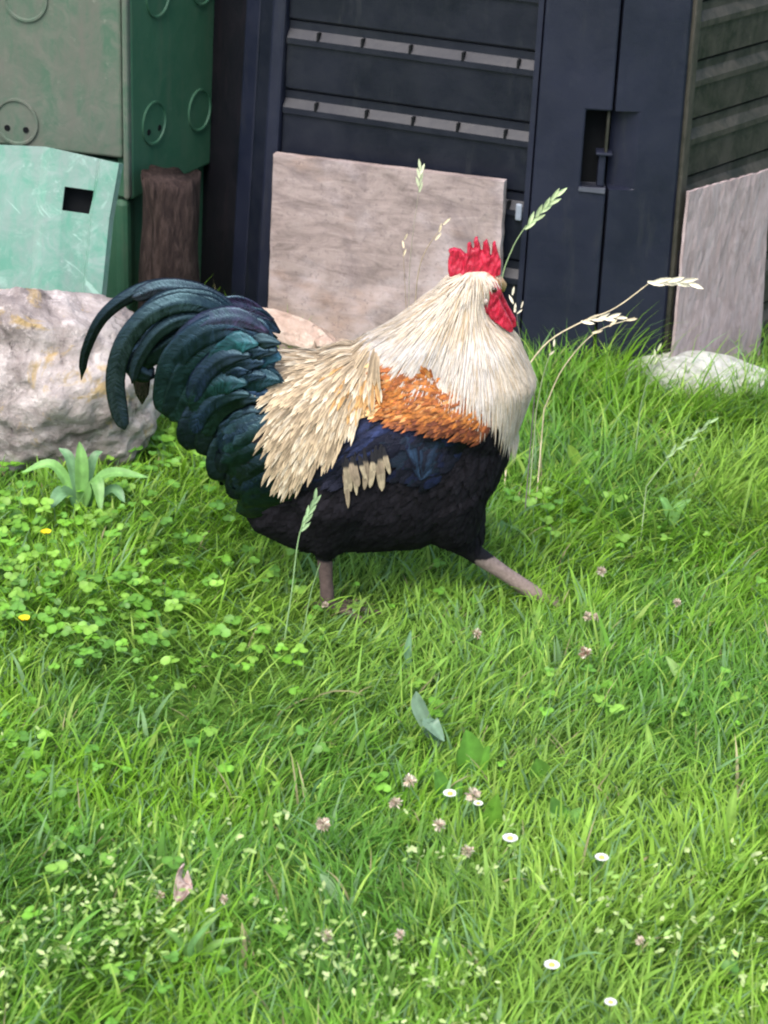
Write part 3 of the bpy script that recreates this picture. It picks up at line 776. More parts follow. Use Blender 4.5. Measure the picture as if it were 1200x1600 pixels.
# -- saddle: long narrow cream feathers
fd_ = Feathers(); sm_ = inpoly(PC, [(585, 535), (600, 566), (575, 600), (540, 648), (500, 690), (475, 705), (458, 690), (466, 620), (456, 570), (440, 500), (520, 505)])
c00 = P(585, 512, 0)
def sflow(q):
    v = Vector((q.x-c00.x, q.y*.4, q.z-c00.z)).normalized()
    k_ = max(0, min(1, (-v.z-.15)*1.6)); v.z -= .30*k_; return v.normalized()
rank = sorted(sample(sm_, 1700), key=lambda k: -(abs(PC[k][0]-590)+abs(PC[k][1]-520)))
for i in rank:
    r_ = random.random(); c1 = (.40, .31, .20) if r_ < .45 else ((.27, .205, .13) if r_ < .75 else (.52, .44, .32))
    if PC[i][0] > 558 and 560 < PC[i][1] < 610 and random.random() < .5: c1 = (.42, .24, .09)
    c1 = cj(c1, .18); d = sflow(Vector(CTR[i])); d = d+Vector((random.uniform(-.14, .14), 0, random.uniform(-.14, .14)))
    L = random.uniform(.042, .075)*(1.0 if PC[i][1] < 620 else 1.15)
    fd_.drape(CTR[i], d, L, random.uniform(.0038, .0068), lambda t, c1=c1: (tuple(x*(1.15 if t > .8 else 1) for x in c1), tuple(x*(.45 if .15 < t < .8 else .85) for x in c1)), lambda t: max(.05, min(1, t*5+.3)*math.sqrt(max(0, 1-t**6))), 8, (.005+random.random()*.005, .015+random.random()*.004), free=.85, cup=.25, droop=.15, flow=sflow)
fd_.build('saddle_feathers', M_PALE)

# -- hackle: fine cream cape from the head to the shoulders
fh = Feathers(); hm = inpoly(PC, [(690, 425), (775, 432), (770, 445), (850, 470), (870, 550), (880, 600), (812, 628), (755, 595), (700, 560), (640, 552), (600, 556), (560, 552), (560, 470), (640, 430)])
hm &= np.linalg.norm((CTR-np.array(P(776, 460, 0)))*np.array([1, .55, 1]), axis=1) > .022
H0 = P(742, 424, .0)
def hflow(q):
    v = q-H0; v.y *= .8; v.z -= .02; return v.normalized()
rank = sorted(sample(hm, 5200), key=lambda k: CTR[k][2])
for i in rank:
    q = Vector(CTR[i]); dist = (q-H0).length; L = min(.085, .018+dist*.42)*random.uniform(.8, 1.15)
    wd = (.0013+.0020*min(1, dist/.13))*random.uniform(.8, 1.25); tone = random.random()
    c1 = (.63, .56, .485) if tone < .55 else ((.66, .615, .58) if tone < .87 else (.50, .40, .29))
    pp = PC[i]
    if pp[0] > 760 or pp[1] < 500: c1 = tuple(a*b for a, b in zip(c1, (1.0, .95, .85)))
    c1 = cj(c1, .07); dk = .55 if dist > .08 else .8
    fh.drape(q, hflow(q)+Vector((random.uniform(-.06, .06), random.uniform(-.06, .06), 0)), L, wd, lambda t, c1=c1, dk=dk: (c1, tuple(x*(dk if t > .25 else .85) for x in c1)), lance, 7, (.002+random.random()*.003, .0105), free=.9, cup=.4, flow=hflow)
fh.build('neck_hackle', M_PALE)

# -- tail feathers, each its own part
def bez(ps, n):
    out = []
    for t in np.linspace(0, 1, n):
        q = [p.copy() for p in ps]
        while len(q) > 1: q = [q[i].lerp(q[i+1], t) for i in range(len(q)-1)]
        out.append(q[0])
    return out
def catmull(ps, n):
    q = [ps[0]*2-ps[1]]+ps+[ps[-1]*2-ps[-2]]; out = []
    m_ = len(ps)-1
    for k in range(n):
        g = k/(n-1)*m_; i = min(int(g), m_-1); t = g-i; a0, a1, a2, a3 = q[i:i+4]
        out.append(.5*((2*a1)+(a2-a0)*t+(2*a0-5*a1+4*a2-a3)*t*t+(3*a1-a0-3*a2+a3)*t**3))
    return out
def tail_feather(path, y0, y1, wpx, c1, shape, tilt=0.0, name='tail_feather', c2=None, label=None, cup=.16):
    n = 30; m_ = len(path)-1
    ps = catmull([P(x, y, y0+(y1-y0)*i/m_) for i, (x, y) in enumerate(path)], n)
    f = Feathers(); nn = [Vector((tilt, -1, .35)).normalized()]*n; b = 0
    c2 = c2 or c1; wid = wpx*PXM; N = 9
    V = []; F = []; C = []; U = []; Ltot = sum((a_-b_).length for a_, b_ in zip(ps, ps[1:])); seedk = random.random()*50
    for i in range(n):
        t = i/(n-1); d = (ps[min(i+1, n-1)]-ps[max(i-1, 0)]).normalized(); s_ = d.cross(nn[i]).normalized(); hw = wid*.5*shape(t)
        for j in range(N):
            v = j/(N-1)*2-1; jit = (.04*noise.noise(Vector((t*14, v*2, y0*300+wpx))) if abs(v) > .9 else 0)
            V.append(ps[i]+s_*hw*(v+jit)-nn[i]*(cup*hw*v*v)+nn[i]*(.0012 if j == N//2 else 0))
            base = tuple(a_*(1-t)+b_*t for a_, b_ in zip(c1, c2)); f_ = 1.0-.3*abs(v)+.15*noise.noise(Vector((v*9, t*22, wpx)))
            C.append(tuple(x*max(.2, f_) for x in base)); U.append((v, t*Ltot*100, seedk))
    for i in range(n-1):
        for j in range(N-1): q = i*N+j; F.append((q, q+1, q+N+1, q+N))
    o = mesh_obj(name, V, F, M_DARK, ROOT, cols=C, smooth=True, uvs=U)
    sm = o.modifiers.new('s', 'SOLIDIFY'); sm.thickness = .0004
    if label: o['label'] = label
    return o
sick = lambda t: min(1, .12+t*3)*(1-max(0, t-.15)**1.6*.80)*(1 if t < .93 else max(.1, (1-t)/.07))
blunt = lambda t: min(1, .12+t*3)*(1-.2*t)*math.sqrt(max(.003, 1-t**14))
GR = (.004, .011, .009); BL = (.005, .009, .022); TE = (.004, .020, .022); PU = (.018, .008, .022); BK = (.002, .002, .003); GY = (.010, .014, .016)
# far fan (background of the tail)
tail_feather([(400, 540), (350, 475), (290, 450), (225, 452), (165, 490), (135, 545), (127, 594)], .030, .045, 28, BK, sick, label='longest sickle feather, arching thin and black to a point', name='sickle_feather')
tail_feather([(395, 530), (350, 480), (300, 455), (250, 450), (205, 466)], .028, .036, 34, (.010, .010, .014), blunt)
tail_feather([(395, 545), (350, 500), (300, 478), (250, 490), (222, 540), (222, 632)], .015, .02, 42, (.030, .019, .016), blunt, label='brown black blunt tail feather seen through the gap')
for j, (dy, w_, c1, c2) in enumerate([(0, 40, GR, BK), (14, 44, BK, GR), (30, 46, GR, BK), (46, 48, GR, BK), (64, 50, GR, BK)]):
    tail_feather([(400, 545+dy*.4), (350, 486+dy*.6), (300, 468+dy*.75), (255, 474+dy), (222-dy*.15, 505+dy), (206+dy*.55, 552+dy*.6)], .022-.006*j, .024-.007*j, w_, c1, blunt, c2=c2)
# near sickle curling down, blunt
tail_feather([(395, 548), (345, 492), (290, 472), (235, 490), (195, 535), (180, 590), (185, 638), (195, 672)], -.012, -.028, 36, GR, blunt, c2=GY, label='broad curled sickle feather with a rounded grey black tip', name='sickle_feather')
tail_feather([(395, 555), (345, 508), (290, 496), (245, 520), (215, 565), (206, 600)], -.010, -.022, 34, GR, sick, c2=BK, name='sickle_feather')
# stack of coverts in front, sweeping left then drooping
cov = [([(415, 530), (360, 508), (310, 520), (270, 555), (255, 600), (250, 640)], 44, BL, GR), ([(420, 520), (375, 500), (325, 505), (285, 535), (262, 575)], 36, PU, BL),
       ([(425, 550), (380, 530), (330, 545), (290, 580), (268, 630), (262, 652)], 48, TE, BK), ([(430, 540), (395, 518), (345, 520), (305, 550)], 36, BL, GR),
       ([(430, 570), (385, 555), (340, 570), (300, 610), (275, 655)], 50, BL, GR), ([(435, 590), (395, 575), (345, 590), (305, 630), (285, 680)], 50, TE, BK),
       ([(435, 610), (395, 598), (350, 615), (315, 655), (300, 700)], 52, (.012, .022, .045), BK), ([(440, 640), (400, 630), (360, 650), (330, 690), (325, 722)], 52, GR, BK),
       ([(445, 670), (405, 664), (370, 682), (348, 716), (350, 745)], 50, (.008, .020, .024), BK), ([(425, 535), (400, 528), (370, 535), (345, 560)], 32, PU, BL),
       ([(440, 560), (412, 552), (385, 565), (370, 600)], 38, (.020, .070, .105), TE), ([(445, 600), (415, 595), (385, 610), (362, 650)], 42, GR, (.008, .02, .03)),
       ([(450, 700), (415, 700), (385, 720), (368, 750), (372, 775)], 46, BK, BK), ([(445, 640), (420, 640), (392, 655), (375, 690)], 40, (.010, .018, .032), BK)]
for j, (pth, w_, c1, c2) in enumerate(cov):
    jx, jy = random.uniform(-6, 6), random.uniform(-6, 6)
    tail_feather([(x+jx*k_/3, y+jy*k_/3) for k_, (x, y) in enumerate(pth)], -.052, -.030-.0025*j*.5, w_*random.uniform(1.0, 1.45), cj(c1, .3), blunt, c2=c2, tilt=random.uniform(-.3, .3), cup=.08)
for j in range(20):      # loose shorter coverts breaking up the stack
    x0 = random.uniform(385, 440); y0 = random.uniform(520, 690); L = random.uniform(60, 105); dr = random.uniform(.1, .75)+(y0-520)/420
    pth = [(x0, y0), (x0-L*.4, y0-8+L*.12*dr), (x0-L*.75, y0+L*.4*dr), (x0-L*.95, y0+L*(.35+.5*dr))]
    if pth[-1][0] < 262+max(0, pth[-1][1]-640)*.8: continue
    c1 = random.choice([BL, TE, GR, BK, BK, BK, PU if y0 < 560 else BL]); c1 = tuple(x*3.0 for x in c1) if random.random() < .3 else c1
    tail_feather(pth, -.060, -.046, random.uniform(30, 48), cj(c1, .4), blunt, c2=random.choice([BK, GR, BL]), tilt=random.uniform(-.3, .3), cup=.10)
for j, (pth, w_, c1, c2) in enumerate(cov[:9]):   # far side of the tail
    tail_feather([(x+8, y-20) for x, y in pth], .05, .040, w_, cj(c1, .15), blunt, c2=c2, cup=-.16)

# -- comb, wattles, ear lobe, beak, eye
def slab_poly(name, outline, y, th, mat, yaw=0.0, pivot=(740, 420), label=None, wave=False):
    bm = bmesh.new(); pv = P(*pivot, y); cp = [P(a_, b_, y) for a_, b_ in outline]
    a_ = [bm.verts.new(p+Vector((0, -th/2, 0))) for p in cp]; b_ = [bm.verts.new(p+Vector((0, th/2, 0))) for p in cp]
    bm.faces.new(a_); bm.faces.new(b_[::-1]); m_ = len(cp)
    for i in range(m_): bm.faces.new((a_[i], a_[(i+1) % m_], b_[(i+1) % m_], b_[i]))
    bmesh.ops.triangulate(bm, faces=[f for f in bm.faces if len(f.verts) > 4])
    if yaw:
        bmesh.ops.rotate(bm, verts=bm.verts[:], cent=pv, matrix=Matrix.Rotation(yaw, 3, 'Z'))
    o = bm_obj(name, bm, mat, ROOT, smooth=True)
    m1 = o.modifiers.new('r', 'REMESH'); m1.mode = 'VOXEL'; m1.voxel_size = .0012
    m2 = o.modifiers.new('s', 'SMOOTH'); m2.factor = .5; m2.iterations = 7
    dg_ = bpy.context.evaluated_depsgraph_get(); dg_.update(); me_ = bpy.data.meshes.new_from_object(o.evaluated_get(dg_)); o.modifiers.clear(); o.data = me_; me_.name = name
    for v in me_.vertices:   # fleshy folds
        e_ = .0030*noise.noise(Vector((v.co.x*110, 3, v.co.z*60)))+.0022*noise.noise(Vector((v.co.x*330, 7, v.co.z*120)))
        v.co.y += e_*(.75 if wave else 1)
    return o
comb_out = [(706, 441), (700, 424), (700, 406), (704, 399), (700, 391), (709, 387), (720, 390), (727, 396), (728, 406), (730, 406), (730, 382), (735, 378), (739, 392), (739, 408), (741, 408), (741, 373), (746, 370), (751, 390), (752, 406), (754, 406), (756, 379), (761, 373), (765, 388), (766, 404), (768, 404), (770, 381), (774, 377), (778, 394), (783, 408), (782, 428), (770, 436), (750, 432), (735, 440), (722, 446)]
slab_poly('comb', comb_out, .004, .010, M_COMB, wave=True)
wat = [(752, 466), (762, 456), (778, 460), (784, 476), (793, 492), (801, 506), (802, 517), (796, 519), (783, 509), (768, 499), (757, 485)]
slab_poly('wattle', wat, -.014, .009, M_COMB); slab_poly('wattle', [(a_+5, b_-8) for a_, b_ in wat], .020, .009, M_COMB)
def blob(name, c, rad, mat, rot=(0, 0, 0)):
    bm = bmesh.new(); bmesh.ops.create_icosphere(bm, subdivisions=3, radius=1)
    for v in bm.verts: v.co = Vector((v.co.x*rad[0], v.co.y*rad[1], v.co.z*rad[2]))*(1+.08*noise.noise(v.co*3))
    bmesh.ops.rotate(bm, verts=bm.verts[:], matrix=Matrix.Rotation(rot[1], 3, 'Y') @ Matrix.Rotation(rot[2], 3, 'Z')); bmesh.ops.translate(bm, verts=bm.verts[:], vec=c)
    return bm_obj(name, bm, mat, ROOT, True)
blob('face_skin', P(767, 456, -.008), (.014, .012, .013), M_COMB, (0, R(15), 0)); blob('face_skin', P(770, 452, .022), (.012, .012, .010), M_COMB)
blob('ear_lobe', P(757, 471, -.021), (.0045, .003, .0038), M_LOBE); blob('ear_lobe', P(757, 468, .030), (.0045, .003, .0038), M_LOBE)
blob('eye', P(772, 453, -.0195), (.0035, .003, .0035), M_EYE); blob('eye', P(776, 450, .030), (.0035, .003, .0035), M_EYE)
bm = bmesh.new(); bp = [P(768, 440, .006), P(778, 440, .010), P(785, 446, .018), P(787, 455, .024)]
tube(bm, bp, [.010, .0085, .006, .0012], 16); bm_obj('beak', bm, M_BEAK, ROOT, True)

# ------------------------------------------------------------------ lawn
def scatter(n, x0, x1, y0, y1, dens=None):
    x = RNG.uniform(x0, x1, n); y = RNG.uniform(y0, y1, n)
    if dens is not None:
        k_ = RNG.random(n) < dens(x, y); x, y = x[k_], y[k_]
    return x, y
ROCKS = [(BX, BY, .14, .09), (TX, TY, .10, .035)]
Sx, Sy = S0.x, S0.y
def clearmask(x, y):
    k_ = np.ones(len(x), bool)
    for cx, cy, rx, ry in ROCKS: k_ &= ((x-cx)/rx)**2+((y-cy)/ry)**2 > 1
    # inside the bins
    for pl_ in (poly, gp):
        k_ &= ~inpoly(np.stack([x, y], 1), [(p.x, p.y) for p in pl_])
    return k_
def blades(x, y, L, W, az, ph0, ph1, col, nseg=5, tipcol=None):
    n = len(x); z = ground_z(x, y); T = np.linspace(0, 1, nseg+1)
    pos = np.stack([x, y, z], 1); dirh = np.stack([np.cos(az), np.sin(az), 0*az], 1); side = np.stack([-np.sin(az), np.cos(az), 0*az], 1)
    tw = RNG.uniform(-.9, .9, n); side = side*np.cos(tw)[:, None]+dirh*np.sin(tw)[:, None]
    pts_ = []; p = pos.copy()
    for i, t in enumerate(T):
        pts_.append(p.copy()); ph = ph0+(ph1-ph0)*t**1.4
        p = p+(dirh*np.sin(ph)[:, None]+np.array([0, 0, 1])*np.cos(ph)[:, None])*(L/nseg)[:, None]
    V = np.zeros((n, (nseg)*2+1, 3)); C = np.zeros((n, nseg*2+1, 3))
    for i in range(nseg):
        wv = (W*.5*(1-T[i]**2.2)*(.55+.45*min(1, T[i]*4)))[:, None]
        V[:, 2*i] = pts_[i]-side*wv; V[:, 2*i+1] = pts_[i]+side*wv
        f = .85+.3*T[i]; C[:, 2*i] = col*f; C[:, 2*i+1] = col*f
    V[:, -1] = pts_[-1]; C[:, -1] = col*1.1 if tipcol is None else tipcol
    m = nseg*2+1; base = (np.arange(n)*m)[:, None]
    quads = []
    for i in range(nseg-1): quads.append(base+np.array([2*i, 2*i+1, 2*i+3, 2*i+2]))
    quads = np.concatenate(quads, 0); tris = base+np.array([2*nseg-2, 2*nseg-1, 2*nseg])
    return V.reshape(-1, 3), C.reshape(-1, 3), quads, tris
def fast_mesh(name, parts, mat):
    Vs, Cs, loops, starts, tot = [], [], [], [], 0; ls = 0
    for V, C, q, t in parts:
        Vs.append(V); Cs.append(C)
        for arr_, k_ in ((q, 4), (t, 3)):
            if arr_ is None or len(arr_) == 0: continue
            loops.append((arr_+tot).ravel()); starts.append(ls+np.arange(len(arr_))*k_); ls += len(arr_)*k_
        tot += len(V)
    V = np.concatenate(Vs); C = np.concatenate(Cs); lp = np.concatenate(loops).astype(np.int32); st = np.concatenate(starts).astype(np.int32)
    me = bpy.data.meshes.new(name); me.vertices.add(len(V)); me.vertices.foreach_set('co', V.astype(np.float32).ravel())
    me.loops.add(len(lp)); me.loops.foreach_set('vertex_index', lp); me.polygons.add(len(st)); me.polygons.foreach_set('loop_start', st)
    me.update(calc_edges=True); me.validate()
    a_ = me.color_attributes.new('Col', 'FLOAT_COLOR', 'POINT'); A4 = np.ones((len(V), 4), np.float32); A4[:, :3] = np.clip(C, 0, 1); a_.data.foreach_set('color', A4.ravel())
    me.materials.append(mat); me.polygons.foreach_set('use_smooth', np.ones(len(st), bool))
    o = bpy.data.objects.new(name, me); link(o); print(name, len(V)); return o

def lawn():
    parts = []
    def layer(n, x0, x1, y0, y1, Lm, Wm, dens=None, lie=.0, hue=None, seedo=0):
        x, y = scatter(n, x0, x1, y0, y1, dens); k_ = clearmask(x, y); x, y = x[k_], y[k_]; n = len(x)
        cl = vnoise(x, y, 7, 1); cl2 = vnoise(x, y, 16, 2); cl3 = vnoise(x, y, 3.2, 3)
        L = Lm*RNG.uniform(.55, 1.35, n)*(.65+.75*cl2); W = Wm*RNG.uniform(.6, 1.4, n); L = L*np.where((x > -.2) & (x < .28) & (y > -.16) & (y < .12), .85, 1.0)
        az = (vnoise(x, y, 5, 9)-.5)*5.0+RNG.normal(0, 1.25, n)+.35
        ph0 = RNG.uniform(.05, .55, n)+lie; ph1 = RNG.uniform(.7, 1.95, n)+lie*.5
        A = np.array([.172, .355, .022]); B = np.array([.112, .270, .034]); Cc = np.array([.290, .450, .075]); D = np.array([.155, .290, .110])
        f = np.clip((cl-.25)*1.8, 0, 1)[:, None]; col = A*f+B*(1-f)
        g = np.clip((cl3-.55)*3, 0, 1)[:, None]; col = col*(1-g*.5)+Cc*g*.5
        r_ = RNG.random(n); col = np.where((r_ < .12)[:, None], Cc, col); col = np.where(((r_ > .12) & (r_ < .26))[:, None], D, col)
        col = np.where((r_ > .988)[:, None], np.array([.34, .31, .16]), col)
        col = col*RNG.uniform(.78, 1.22, n)[:, None]
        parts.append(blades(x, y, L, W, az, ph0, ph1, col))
    # visible lawn
    wd = lambda x, y: np.where(abs(x) < .42+.12*(y+1.3)+.12, 1.0, .35)
    layer(120000, -1.5, 1.5, -1.35, .95, .036, .0026, wd, .25)
    layer(60000, -1.5, 1.5, -1.35, 1.0, .050, .0032, wd, .35)
    # nearer the bins it grows long
    layer(7000, -1.3, 1.5, .45, 1.05, .085, .0036, lambda x, y: np.clip((y-.45)*2.2, 0, 1), .05)
    layer(6500, .12, .95, .15, .80, .10, .0036, lambda x, y: np.clip((x-.12)*2.2, 0, 1)*np.clip((y-.15)*2.5, 0, 1), .25)
    layer(2600, S0.x-.12, S0.x+.50, S0.y-.16, S0.y+.02, .115, .0032, lambda x, y: np.clip(vnoise(x, y, 14, 61)*2.6-.7, 0, 1), .0)
    for fx, fy, fn in ((TX, TY-.11, 1500), (TX+.08, TY-.07, 1500), (TX-.14, TY-.03, 900), (S0.x+.03, S0.y-.08, 900)):   # tufts hugging the stone and the post
        layer(fn, fx-.17, fx+.17, fy-.05, fy+.05, .075, .0034, None, .05)
    layer(9000, -1.2, 1.2, -1.35, -.42, .068, .0036, lambda x, y: np.clip((-.42-y)*4, 0, 1)*np.clip(vnoise(x, y, 7, 44)*2.2-.5, 0, 1), .15)   # longer tussocks near the camera
    layer(2500, -.6, .6, -.7, .1, .060, .0042, lambda x, y: np.clip(vnoise(x, y, 10, 45)*3-1.6, 0, 1), .1)
    layer(3800, -1.5, 1.5, -1.35, .95, .060, .0062, wd, .3)      # scattered broad blades
    # thin outskirts
    layer(30000, -4, 4, -2.6, 4, .08, .006, lambda x, y: np.where((abs(x) < 1.5) & (y < .95) & (y > -1.35), 0, 1.0))
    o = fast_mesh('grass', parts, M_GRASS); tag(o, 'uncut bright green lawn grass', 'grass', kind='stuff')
lawn()

def leafdiscs(x, y, z, rad, ncol, tilt=.5, m=6, elong=1.0, az=None):
    n = len(x); az = RNG.uniform(0, 6.28, n) if az is None else az
    nx = RNG.normal(0, tilt, n); ny = RNG.normal(-.15, tilt, n); N = np.stack([nx, ny, np.ones(n)], 1); N /= np.linalg.norm(N, axis=1)[:, None]
    U = np.stack([np.cos(az), np.sin(az), 0*az], 1); U -= N*(U*N).sum(1)[:, None]; U /= np.linalg.norm(U, axis=1)[:, None]; Wv = np.cross(N, U)
    c0 = np.stack([x, y, z], 1); V = np.zeros((n, m+1, 3)); C = np.zeros((n, m+1, 3)); V[:, 0] = c0-N*(rad*.15)[:, None]; C[:, 0] = ncol*1.15
    for i in range(m):
        a_ = 2*math.pi*i/m; V[:, i+1] = c0+U*(np.cos(a_)*rad*elong)[:, None]+Wv*(np.sin(a_)*rad)[:, None]; C[:, i+1] = ncol*.9
    base = (np.arange(n)*(m+1))[:, None]; tr = np.concatenate([base+np.array([0, i+1, (i+1) % m+1]) for i in range(m)], 0)
    return V.reshape(-1, 3), C.reshape(-1, 3), None, tr
def clover():
    parts = []
    def patch(n, dens, rad, zc, cols_, x0=-1.2, x1=1.2, y0=-1.3, y1=.6):
        x, y = scatter(n, x0, x1, y0, y1, dens); k_ = clearmask(x, y); x, y = x[k_], y[k_]; n = len(x)
        z = ground_z(x, y)+zc*RNG.uniform(.6, 1.3, n); a0 = RNG.uniform(0, 6.28, n); r_ = rad*RNG.uniform(.5, 1.25, n)
        ci = RNG.integers(0, len(cols_), n); col = np.array(cols_)[ci]*RNG.uniform(.8, 1.2, n)[:, None]
        for k in range(3):
            aa = a0+k*2.094; parts.append(leafdiscs(x+np.cos(aa)*r_*.95, y+np.sin(aa)*r_*.95, z, r_, col, .28, 7, 1.1, aa))
        st = blades(x, y, z*1.02, np.full(n, .0015), a0, np.zeros(n), np.full(n, .1), col*.8, 2); parts.append(st)
    GL = [(.14, .33, .03), (.12, .29, .035), (.19, .37, .05), (.10, .25, .035)]
    lft = lambda x, y: np.clip((-.02-x)*3+.0, 0, 1)*np.clip(vnoise(x, y, 8, 21)*2.2-.7, 0, 1)*np.where((y > -.45) & (y < .5), 1, .12)
    patch(11000, lft, .0058, .034, GL)
    rgt = lambda x, y: .30*np.clip(vnoise(x, y, 6, 22)*2.6-1.3, 0, 1)
    patch(6000, rgt, .0052, .030, GL)
    o = fast_mesh('clover', parts, M_LEAF); tag(o, 'low clover leaves mixed into the lawn', 'clover', kind='stuff')
    # pale little seed heads of the foreground
    parts2 = []
    dn = lambda x, y: np.clip(vnoise(x, y, 9, 31)*2.4-.85, 0, 1)*np.clip((-.46-y-.12*np.sin(x*3+1))*4.5, 0, 1)
    x, y = scatter(10000, -1.0, 1.0, -1.3, -.4, dn); n = len(x)
    z = ground_z(x, y)+RNG.uniform(.025, .06, n); col = np.array([(.28, .42, .11), (.38, .48, .19), (.22, .38, .07)])[RNG.integers(0, 3, n)]*RNG.uniform(.75, 1.1, n)[:, None]
    for k in range(2):
        parts2.append(leafdiscs(x+RNG.normal(0, .003, n), y+RNG.normal(0, .003, n), z+RNG.normal(0, .002, n), RNG.uniform(.0013, .0028, n), col, .9, 5, 2.1))
    o = fast_mesh('seed_heads', parts2, M_LEAF); tag(o, 'tiny pale yellow green seed heads in the foreground grass', 'seed heads', kind='stuff')
clover()

# ------------------------------------------------------------------ single plants
def ribbon_leaf(V, F, C, pts_, wid, c1, up=Vector((0, -.4, 1)), shape=None, fold=.25, N=5):
    n = len(pts_); b = len(V); shape = shape or (lambda t: max(.05, math.sin(math.pi*min(1, .12+t*.88))**.7))
    for i in range(n):
        t = i/(n-1); d = (pts_[min(i+1, n-1)]-pts_[max(i-1, 0)]).normalized(); s = d.cross(up).normalized(); nn = s.cross(d).normalized(); hw = wid*.5*shape(t)
        for j in range(N):
            v = j/(N-1)*2-1; V.append(pts_[i]+s*hw*v+nn*(fold*hw*abs(v))); f = (1.25 if j == N//2 else 1.0)*(1+.1*noise.noise(Vector((t*9, v*4, wid*999)))); C.append(tuple(x*f for x in c1))
    for i in range(n-1):
        for j in range(N-1): q = b+i*N+j; F.append((q, q+1, q+N+1, q+N))
def leaf_part(root, pts_, wid, c1, name='leaf', up=Vector((0, -.5, 1)), shape=None, fold=.25):
    V, F, C = [], [], []; ribbon_leaf(V, F, C, catmull(pts_, 14), wid, c1, up, shape, fold)
    return mesh_obj(name, V, F, M_LEAF, root, cols=C, smooth=True)
def plant(base_px, label, leaves, name='weed', cat='plant', zbase=0.0):
    b = G(*base_px, .0); root = empty(name, (b.x, b.y, 0)); tag(root, label, cat)
    for (pth, dy, wid, c1) in leaves:
        ps = [b]+[P(x, y, b.y+d_) for (x, y), d_ in zip(pth, dy)]
        leaf_part(root, ps, wid, cj(c1, .12))
    return root
LG = (.16, .33, .09); BG = (.13, .26, .12); YG = (.20, .33, .045)
plant((128, 800), 'leafy weed with long pale pointed leaves by the lichened boulder', [
    ([(128, 730), (124, 690)], (0, .01), .020, LG), ([(165, 742), (232, 746)], (-.01, -.03), .020, LG), ([(85, 728), (34, 738)], (0, .0), .017, LG),
    ([(150, 752), (158, 800)], (-.02, -.05), .020, LG), ([(100, 770), (78, 795)], (-.02, -.05), .026, BG), ([(175, 765), (195, 785)], (-.01, -.03), .018, BG),
    ([(110, 720), (92, 700)], (.01, .02), .015, BG), ([(145, 720), (160, 705)], (.02, .03), .014, BG)])
plant((905, 745), 'broad green dock leaf standing in the grass right of the breast', [([(895, 715), (888, 695)], (0, 0), .024, YG), ([(918, 722), (938, 705)], (0, 0), .022, (.12, .25, .05)), ([(900, 745), (912, 765)], (-.02, -.04), .022, BG)])
plant((795, 845), 'small rounded weed in the grass in front of the breast', [([(785, 825), (783, 812)], (0, 0), .018, BG), ([(800, 830), (812, 822)], (0, 0), .016, LG)])
plant((686, 1170), 'wide grey green leaf blade bent over below the rooster', [([(655, 1110), (650, 1080)], (0, .0), .020, (.20, .30, .20)), ([(672, 1130), (694, 1158)], (-.02, -.03), .022, (.18, .29, .19))])
plant((640, 1060), 'narrow upright blue green blade under the belly', [([(637, 1020), (642, 985)], (0, 0), .010, (.15, .27, .15))])
plant((738, 1225), 'dark green toothed rosette leaf left of its taller neighbour', [([(735, 1180), (728, 1140)], (0, 0), .034, (.09, .22, .03)), ([(750, 1195), (765, 1165)], (0, 0), .022, (.10, .25, .03)), ([(722, 1190), (715, 1170)], (0, 0), .018, (.08, .19, .03))])
plant((845, 1240), 'dark green dandelion leaf standing above the daisies', [([(842, 1210), (838, 1185)], (0, 0), .032, (.09, .21, .03)), ([(860, 1230), (880, 1210)], (0, 0), .018, (.10, .22, .06))])
plant((768, 1310), 'bright dandelion leaf beside the daisy stem', [([(770, 1275), (778, 1240)], (0, 0), .022, (.12, .27, .03)), ([(755, 1290), (750, 1265)], (0, 0), .016, (.11, .25, .03))])
plant((700, 1265), 'low dark toothed weed between the pale blade and the pink clover heads', [([(690, 1230), (680, 1200)], (0, 0), .020, (.10, .24, .04)), ([(712, 1240), (722, 1222)], (0, 0), .020, (.08, .20, .03))])
plant((880, 1300), 'dark leafy weed right of the daisy on the straight stem', [([(870, 1270), (862, 1245)], (0, 0), .022, (.09, .21, .04)), ([(895, 1280), (912, 1262)], (0, 0), .018, (.11, .24, .05)), ([(880, 1290), (885, 1262)], (0, 0), .018, (.10, .23, .04))])
plant((520, 1545), 'dark broad leaved weed at the bottom edge, left of centre', [([(505, 1515), (490, 1500)], (0, 0), .020, (.10, .22, .04)), ([(540, 1520), (560, 1505)], (0, 0), .020, (.09, .21, .04))])
plant((1082, 1085), 'pale yellow green leaf slanting on the right of the lawn', [([(1060, 1055), (1040, 1025)], (0, 0), .018, (.26, .40, .12))])
plant((1012, 1200), 'thin yellow green blade at the right above the daisies', [([(1014, 1165), (1010, 1130)], (0, 0), .011, (.24, .38, .08))])
plant((1140, 1310), 'tall yellow green blade near the lower right edge', [([(1142, 1270), (1150, 1230)], (0, 0), .012, (.22, .36, .07))])
plant((1050, 820), 'rounded bright weed in the long grass near the sunken stone', [([(1040, 790), (1030, 775)], (0, 0), .016, LG), ([(1060, 795), (1080, 780)], (0, 0), .016, LG)])
plant((530, 1430), 'pair of long pale leaves in the lower middle foreground', [([(515, 1390), (500, 1365)], (0, 0), .014, (.24, .37, .17)), ([(545, 1420), (555, 1400)], (0, -.01), .014, (.22, .35, .17))])
plant((700, 1500), 'broad leafed weed low in the foreground centre', [([(720, 1505), (745, 1495)], (-.01, -.02), .020, (.12, .25, .04)), ([(690, 1480), (670, 1465)], (0, 0), .016, (.14, .27, .06))])
